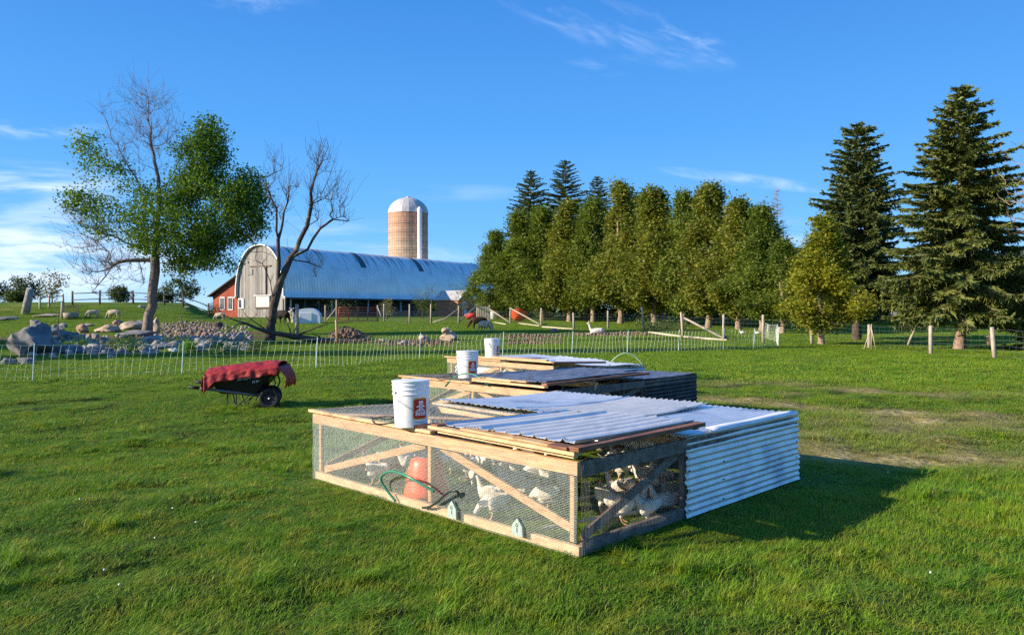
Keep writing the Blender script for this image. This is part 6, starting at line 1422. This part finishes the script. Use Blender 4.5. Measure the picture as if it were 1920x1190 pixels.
def hen(px, py, pose, deg, label, s=1.0, z=0):
    p = GP(px, py); src = CH_P[pose]
    c = src if pose not in used else copy_tree(src); used.add(pose)
    c.location = (p.x, p.y, 0.012); c.rotation_euler = (0, 0, R(deg)); s = s if s < 1 else s * .62; c.scale = (s, s, s); tag(c, label, 'chicken', 'white hens in the nearest pen'); return c
S = .74
for a in [(704, 912, 'look', 160, 'white hen standing alone below the left brace, looking left', S), (716, 888, 'peck', 190, 'white hen with raised tail just behind the left brace', S), (781, 915, 'stand', 100, 'white hen stretching up in front of the orange drinker', S),
          (764, 892, 'look', 200, 'white hen half hidden left of the orange drinker', S), (838, 893, 'stand', 95, 'white hen with long neck right of the orange drinker', S), (868, 888, 'sit', 20, 'white hen sitting behind the right brace top', S),
          (896, 925, 'peck', 110, 'hen in shade pecking under the right brace, left of the spotted one', S), (925, 978, 'peck', 185, 'ruffled white hen pecking near the two plaques', 1.2), (938, 905, 'look', 210, 'grey shaded hen crossed by the right brace', S),
          (968, 905, 'stand', 240, 'shaded hen with bright neck just right of the brace', S), (1000, 915, 'peck', 170, 'shaded hen in the middle of the front wire', S), (1030, 922, 'look', 200, 'shaded hen with a sunlit flank near the right post', 1.2),
          (1062, 930, 'stand', 180, 'shaded hen pressed next to the right front post', 1.15), (1010, 890, 'sit', 30, 'hen sitting far back under the steel lid', S), (960, 885, 'stand', 60, 'hen at the back, head up under the top rail', S),
          (1147, 892, 'peck', 200, 'cream hen nearest the corner in the shaded side, head down', S), (1168, 905, 'look', 120, 'grey hen in the shaded side, behind the sunlit backed one', 1.15), (1196, 897, 'sit', 80, 'grey hen in the shade under the side rail', 1.2),
          (1222, 893, 'stand', 20, 'hen far back beside the dark brace of the side', S), (1160, 935, 'sit', 160, 'hen with a bright sunlit back left of the crossing brace', 1.25), (1168, 985, 'stand', 10, 'sunlit white hen behind the lower brace of the side', 1.25),
          (1240, 925, 'look', 140, 'brownish shaded hen right of the crossing brace', 1.15), (1243, 962, 'sit', 190, 'round white hen with sunlit chest against the steel wall', 1.25), (1208, 945, 'sit', 60, 'dark shaded hen behind the crossing brace', 1.15),
          (1132, 950, 'sit', 250, 'shaded hen in the corner behind the front post', 1.15), (1185, 880, 'look', 30, 'small looking hen at the back seen through the side wire', 1.1), (1225, 935, 'peck', 100, 'hen pecking in the dark by the steel wall', 1.1),
 (735, 880, 'sit', 40, 'white hen resting between the left brace and the drinker', S), (822, 930, 'peck', 60, 'white hen pecking at the foot of the drinker', S), (905, 895, 'stand', 300, 'white hen facing the camera behind the right brace', S), (985, 935, 'sit', 200, 'white hen resting above the second plaque', S),
 (1045, 900, 'peck', 20, 'hen head down at the back right of the front wire', S), (880, 905, 'look', 250, 'white hen under the upper end of the right brace', S), (1020, 960, 'peck', 150, 'white hen pecking right of the second plaque', S), (955, 935, 'stand', 170, 'white hen walking left between the two plaques', S),
 (1135, 965, 'peck', 300, 'white hen pecking at the corner post of the shaded side', 1.1), (1192, 965, 'sit', 20, 'white hen sitting low under the side brace', 1.1), (1205, 915, 'stand', 150, 'hen standing just above the brace crossing', 1.1), (1255, 940, 'sit', 230, 'hen squeezed against the edge of the steel wall', 1.1),
 (1152, 870, 'sit', 100, 'hen far back under the steel lid, seen below the side rail', 1.1), (1212, 985, 'look', 190, 'hen by the side sill under the steel wall edge', 1.05), (1178, 940, 'peck', 40, 'hen pecking right of the sunlit backed hen', 1.1), (915, 945, 'sit', 150, 'white hen resting between the first plaque and the brace', S)]: hen(*a[:5], s=a[5])
def quadruped(name, label, cat, loc, rz, s, mt, graze=True, lie=False, longneck=False, legm=None, group=None):
    r = empty(name, loc, rz, label, cat, group); z = .55 if not lie else .26
    N_ = [((0, 0, z), (.20, .21)), ((-.30, 0, z + .01), (.20, .21)), ((-.42, 0, z + .0), (.12, .13)), ((.28, 0, z), (.19, .20)), ((.40, 0, z + .02), (.13, .15))]
    if longneck: N_ += [((.50, 0, z + .20), .085), ((.54, 0, z + .42), .075), ((.60, 0, z + .52), (.075, .085)), ((.72, 0, z + .48), .038)]
    elif graze: N_ += [((.54, 0, z - .12), .10), ((.62, 0, z - .30), .075), ((.67, 0, z - .38), (.07, .07)), ((.74, 0, z - .49), .035)]
    else: N_ += [((.50, 0, z + .12), .10), ((.58, 0, z + .24), .08), ((.66, 0, z + .26), (.07, .07)), ((.78, 0, z + .20), .04)]
    E_d = [(0, 1), (1, 2), (0, 3), (3, 4), (4, 5), (5, 6), (6, 7), (7, 8)]
    N_.append(((-.52, 0, z - .06), .035)); E_d.append((2, 9))
    if not lie:
        for a, x, sg in ((1, -.34, -1), (1, -.34, 1), (3, .30, -1), (3, .30, 1)):
            b = len(N_); h = x < 0; f = .05 * sg
            N_ += [((x + f, sg * .11, .36), .085 if h else .07), ((x + f - (.06 if h else -.01), sg * .11, .21), .036), ((x + f, sg * .11, .09), .027), ((x + f + .03, sg * .11, .015), .032)]; E_d += [(a, b), (b, b + 1), (b + 1, b + 2), (b + 2, b + 3)]
    else:
        for sg in (-1, 1): b = len(N_); N_ += [((.36, sg * .12, .13), .07), ((.52, sg * .12, .06), .04), ((.68, sg * .12, .05), .035)]; E_d += [(3, b), (b, b + 1), (b + 1, b + 2)]
    hd = Vector(N_[7][0]); lg = legm or mt
    o = skinned('body', N_, E_d, [M[mt], M[lg]], lambda c: 1 if (c.z < .20 and not lie and abs(c.y) > .05 and c.x < .5) or (c - Vector(N_[8][0])).length < .09 else 0, r)
    for sg in (-1, 1):
        mb = MB(); e = hd + Vector((-.03, sg * .06, .05)); mb.lathe([(.001, .0), (.025, .03), (.020, .08), (.001, .11)], 8); w_ = mb.build('ear', M[lg], r, True); w_.location = e; w_.rotation_euler = (sg * -1.1 if not longneck else sg * -.3, 0, 0)
    r.scale = (s, s, s); return r
def an(px, py, D=None): return GP(px, py) if D is None else onG(px, D)
quadruped('sheep', 'cream sheep grazing at the hill foot, seen nearly from behind', 'sheep', an(175, 596), R(200), .95, 'fleece', legm='face_dark', group='sheep grazing')
quadruped('sheep', 'cream sheep grazing broadside with its head down left, near the ash', 'sheep', an(214, 597), R(180), 1.05, 'fleece', legm='fleece', group='sheep grazing')
quadruped('sheep', 'cream sheep at the corner of the red lean-to', 'sheep', an(413, 600), R(175), 1.0, 'fleece', legm='fleece', group='sheep grazing')
quadruped('sheep', 'tan sheep grazing next to the brown one by the slat gate', 'sheep', an(909, 622), R(-35), .95, 'fleece', legm='fleece', group='sheep grazing')
quadruped('sheep', 'dark brown woolly sheep grazing by the slat gate', 'sheep', an(898, 617), R(195), 1.15, 'fleece_brown', group='sheep grazing')
quadruped('cow', 'small black cow standing behind the dead tree', 'cow', an(529, 607), R(150), 1.55, 'fleece_black', graze=False)
quadruped('calf', 'tan and white calf between the black cow and the hutch', 'calf', an(545, 605), R(100), 1.45, 'fleece', graze=False, legm='fleece_white')
quadruped('alpaca', 'white alpaca lying on the brown soil with its neck raised', 'alpaca', an(1120, 627), R(180), .85, 'fleece_white', lie=True, longneck=True)
for px, py, lb in ((1392, 633, 'white goose resting under the maples, left one'), (1421, 634, 'white goose resting next to the fence post')):
    p = onG(px, GP(px, py).y + 4); r = empty('goose', p, R(170), lb, 'goose'); skinned('body', [((0, 0, .2), (.14, .14)), ((-.2, 0, .24), (.08, .07)), ((-.3, 0, .27), .03), ((.15, 0, .22), .1), ((.24, 0, .36), .045), ((.27, 0, .52), .04), ((.36, 0, .5), .02)], [(0, 1), (1, 2), (0, 3), (3, 4), (4, 5), (5, 6)], [M['fleece_white'], M['orange']], lambda c: 1 if c.x > .33 else 0, r); r.scale = (.6, .6, .6)

# ---------------------------------------------------------------- wheelbarrow
p = GP(508, 764); D = p.y; k_ = D / F
wb = empty('wheelbarrow', (AX(357, D), D, T(AX(357, D), D)), R(3), 'black two wheeled wheelbarrow under a crumpled red tarp', 'wheelbarrow')
# local: x along, towards the wheels; y away; z up
trayx0, trayx1, ty = .36, 1.50, .34
mb = MB()
def ring(x0, x1, hy, z, n=0): return [(x0, -hy, z), (x1, -hy, z + .05 * 0), (x1, hy, z), (x0, hy, z)]
R0 = [(.52, -.20, .24), (1.10, -.20, .22), (1.10, .20, .22), (.52, .20, .24)]; R1 = [(.38, -.33, .50), (1.42, -.33, .60), (1.42, .33, .60), (.38, .33, .50)]; R2 = [(.355, -.35, .53), (1.46, -.35, .64), (1.46, .35, .64), (.355, .35, .53)]
mb.add(R0 + R1 + R2, [(3, 2, 1, 0)] + [(i, (i + 1) % 4, 4 + (i + 1) % 4, 4 + i) for i in range(4)] + [(4 + i, 4 + (i + 1) % 4, 8 + (i + 1) % 4, 8 + i) for i in range(4)]); tray = mb.build('tray', M['black_plastic'], wb, bevel=.02)
text_obj('BENCHMARK', .062, 'logo_white', tray, (1.02, -.318, .505), (R(74), R(-7), 0), .001, 'lettering', .2)
text_obj('10 ft³', .058, 'logo_white', tray, (1.12, -.298, .445), (R(74), R(-7), 0), .001, 'lettering', .2)
mb = MB(); rows = []
nx_, ny_ = 60, 40
for i in range(nx_ + 1):
    row = []
    for j in range(ny_ + 1):
        u = i / nx_; v = j / ny_ * 2 - 1; x = .33 + 1.16 * u; y = .36 * v / .62 if abs(v) < .62 else math.copysign(.37, v)
        rim = .56 + .115 * u; z = rim + .085 * (1 - min(1, abs(v) / .62) ** 2) + .02 * math.sin(u * 3.1)
        if abs(v) >= .62:
            dr_ = (abs(v) - .62) / .38; hang = (.135 + .07 * mnoise.noise(Vector((u * 4.3, v, 12))) + (.17 if u < .16 else 0) * (1 - u / .16 if u < .16 else 0) + .04 * mnoise.noise(Vector((u * 6, 0, 5)))); z -= dr_ * hang; y += math.copysign(.035 * mnoise.noise(Vector((u * 11, v, 9))) + .02, v) * dr_
        z += .022 * mnoise.fractal(Vector((u * 7, v * 4, 1)), 1, 2, 4) + .010 * mnoise.noise(Vector((u * 24, v * 9, 2))); y += .010 * mnoise.noise(Vector((u * 15, v * 8, 8)))
        row.append((x, y, z))
    rows.append(row)
mb.grid(rows)
def flap(x0, dirx, drop, curve, wn_, y0=-.37, y1=.37, z0=.56):
    rr2 = []
    for i in range(20):
        t = i / 19; rr2.append([(x0 + dirx * (curve * math.sin(t * 2.2) + .02 * mnoise.noise(Vector((t * 3, j * .5, wn_))) + .012 * mnoise.noise(Vector((t * 8, j * 1.1, wn_)))), y0 + (y1 - y0) * j / 16, z0 - drop * t * (1 + .18 * mnoise.noise(Vector((j * .35, wn_, 0)))) + .012 * mnoise.noise(Vector((t * 5, j * .8, wn_ + 3)))) for j in range(17)])
    mb.grid(rr2)
flap(.335, -1, .27, .05, 1., z0=.575); flap(1.485, 1, .34, .13, 4., z0=.69)
tp = mb.build('tarp', M['tarp'], wb, True); s_ = tp.modifiers.new('s', 'SOLIDIFY'); s_.thickness = .004
mb = MB(); mb.grid([[(.82 + .13 * i / 3, -.22 + .2 * j / 3, .652 + .013 * i / 3 - .006 * j) for j in range(4)] for i in range(4)]); mb.build('dark_patch', M['black_plastic'], tp)
for sg in (-1, 1):
    mb = MB(); mb.tube([(.0 if sg > 0 else .09, sg * .27, .395 if sg > 0 else .36), (.55, sg * .25, .30), (1.28, sg * .16, .19)], .020, 8, flat=1.2); hb = mb.build('handle_bar', M['frame_grey'], wb, True)
    mb = MB(); x0 = .0 if sg > 0 else .09; mb.tube([(x0 - .02, sg * .271, (.398 if sg > 0 else .365)), (x0 + .14, sg * .265, (.374 if sg > 0 else .342))], .026, 8); mb.build('grip', M['rubber'], hb, True)
    mb = MB(); mb.tube([(.66, sg * .22, .28), (.66, sg * .24, .02), (.80, sg * .24, .015), (.74, sg * .22, .27)], .011, 6); mb.build('leg', M['frame_paint'], wb, True)
    mb = MB(); mb.tube([(.80, sg * .24, .03), (1.0, sg * .2, .22)], .008, 6); mb.tube([(1.06, sg * .2, .22), (.98, sg * .22, .08)], .008, 6); mb.build('leg_stay', M['frame_paint'], wb, True)
    xw = 1.33 if sg < 0 else 1.24; rw = .170
    mb = MB(); prof_ = [(rw * .60, -.035), (rw * .86, -.05), (rw * .98, -.035), (rw, 0), (rw * .98, .035), (rw * .86, .05), (rw * .60, .035)]; V = []; n = 32
    w_ = MB(); w_.lathe(prof_, n); ty_ = w_.build('wheel', M['rubber'], wb, True); ty_.rotation_euler = (R(90), 0, 0); ty_.location = (xw, sg * .24, rw)
    w2_ = MB(); w2_.lathe([(.001, -.03), (.03, -.034), (.035, -.02), (rw * .5, -.012), (rw * .62, -.03), (rw * .62, .03), (rw * .5, .012), (.035, .02), (.001, .03)], n); w2_.build('rim', M['black_plastic'], ty_, True)
    w3_ = MB(); w3_.lathe([(.001, -.045), (.012, -.045), (.014, .045), (.001, .045)], 10); w3_.build('axle_end', M['galv_white'], ty_, True)
mb = MB(); mb.tube([(1.285, -.24, .17), (1.285, .24, .17)], .012, 8); mb.build('axle', M['frame_paint'], wb, True)
for sg in (-1, 1): mb = MB(); mb.tube([(1.3, sg * .17, .19), (1.40, sg * .15, .40), (1.36, sg * .15, .56)], .012, 6); mb.build('nose_stay', M['frame_paint'], wb, True)

# clover flowers in the grass
mb = MB(); rng = np.random.default_rng(9)
for i in range(12):
    a, b = (rng.uniform(100, 1900), rng.uniform(800, 1150)) if i < 5 else (rng.normal(300, 120), rng.normal(1050, 50)); p = GP(a, min(1185, max(790, b)))
    if .4 < p.y - 4 < 5.5 and -2 < p.x < 2.8 and p.y > 4.6: continue
    mb.lathe([(.001, -.006), (.006, -.003), (.007, .002), (.004, .006), (.001, .007)], 7, p + Vector((0, 0, rng.uniform(.06, .085))))
tag(mb.build('clover_flowers', M['petal'], None, True), 'white clover flowers scattered through the near grass', 'clover', kind='stuff')
gmod = grass.modifiers.new('scatter', 'NODES'); gmod.node_group = ng
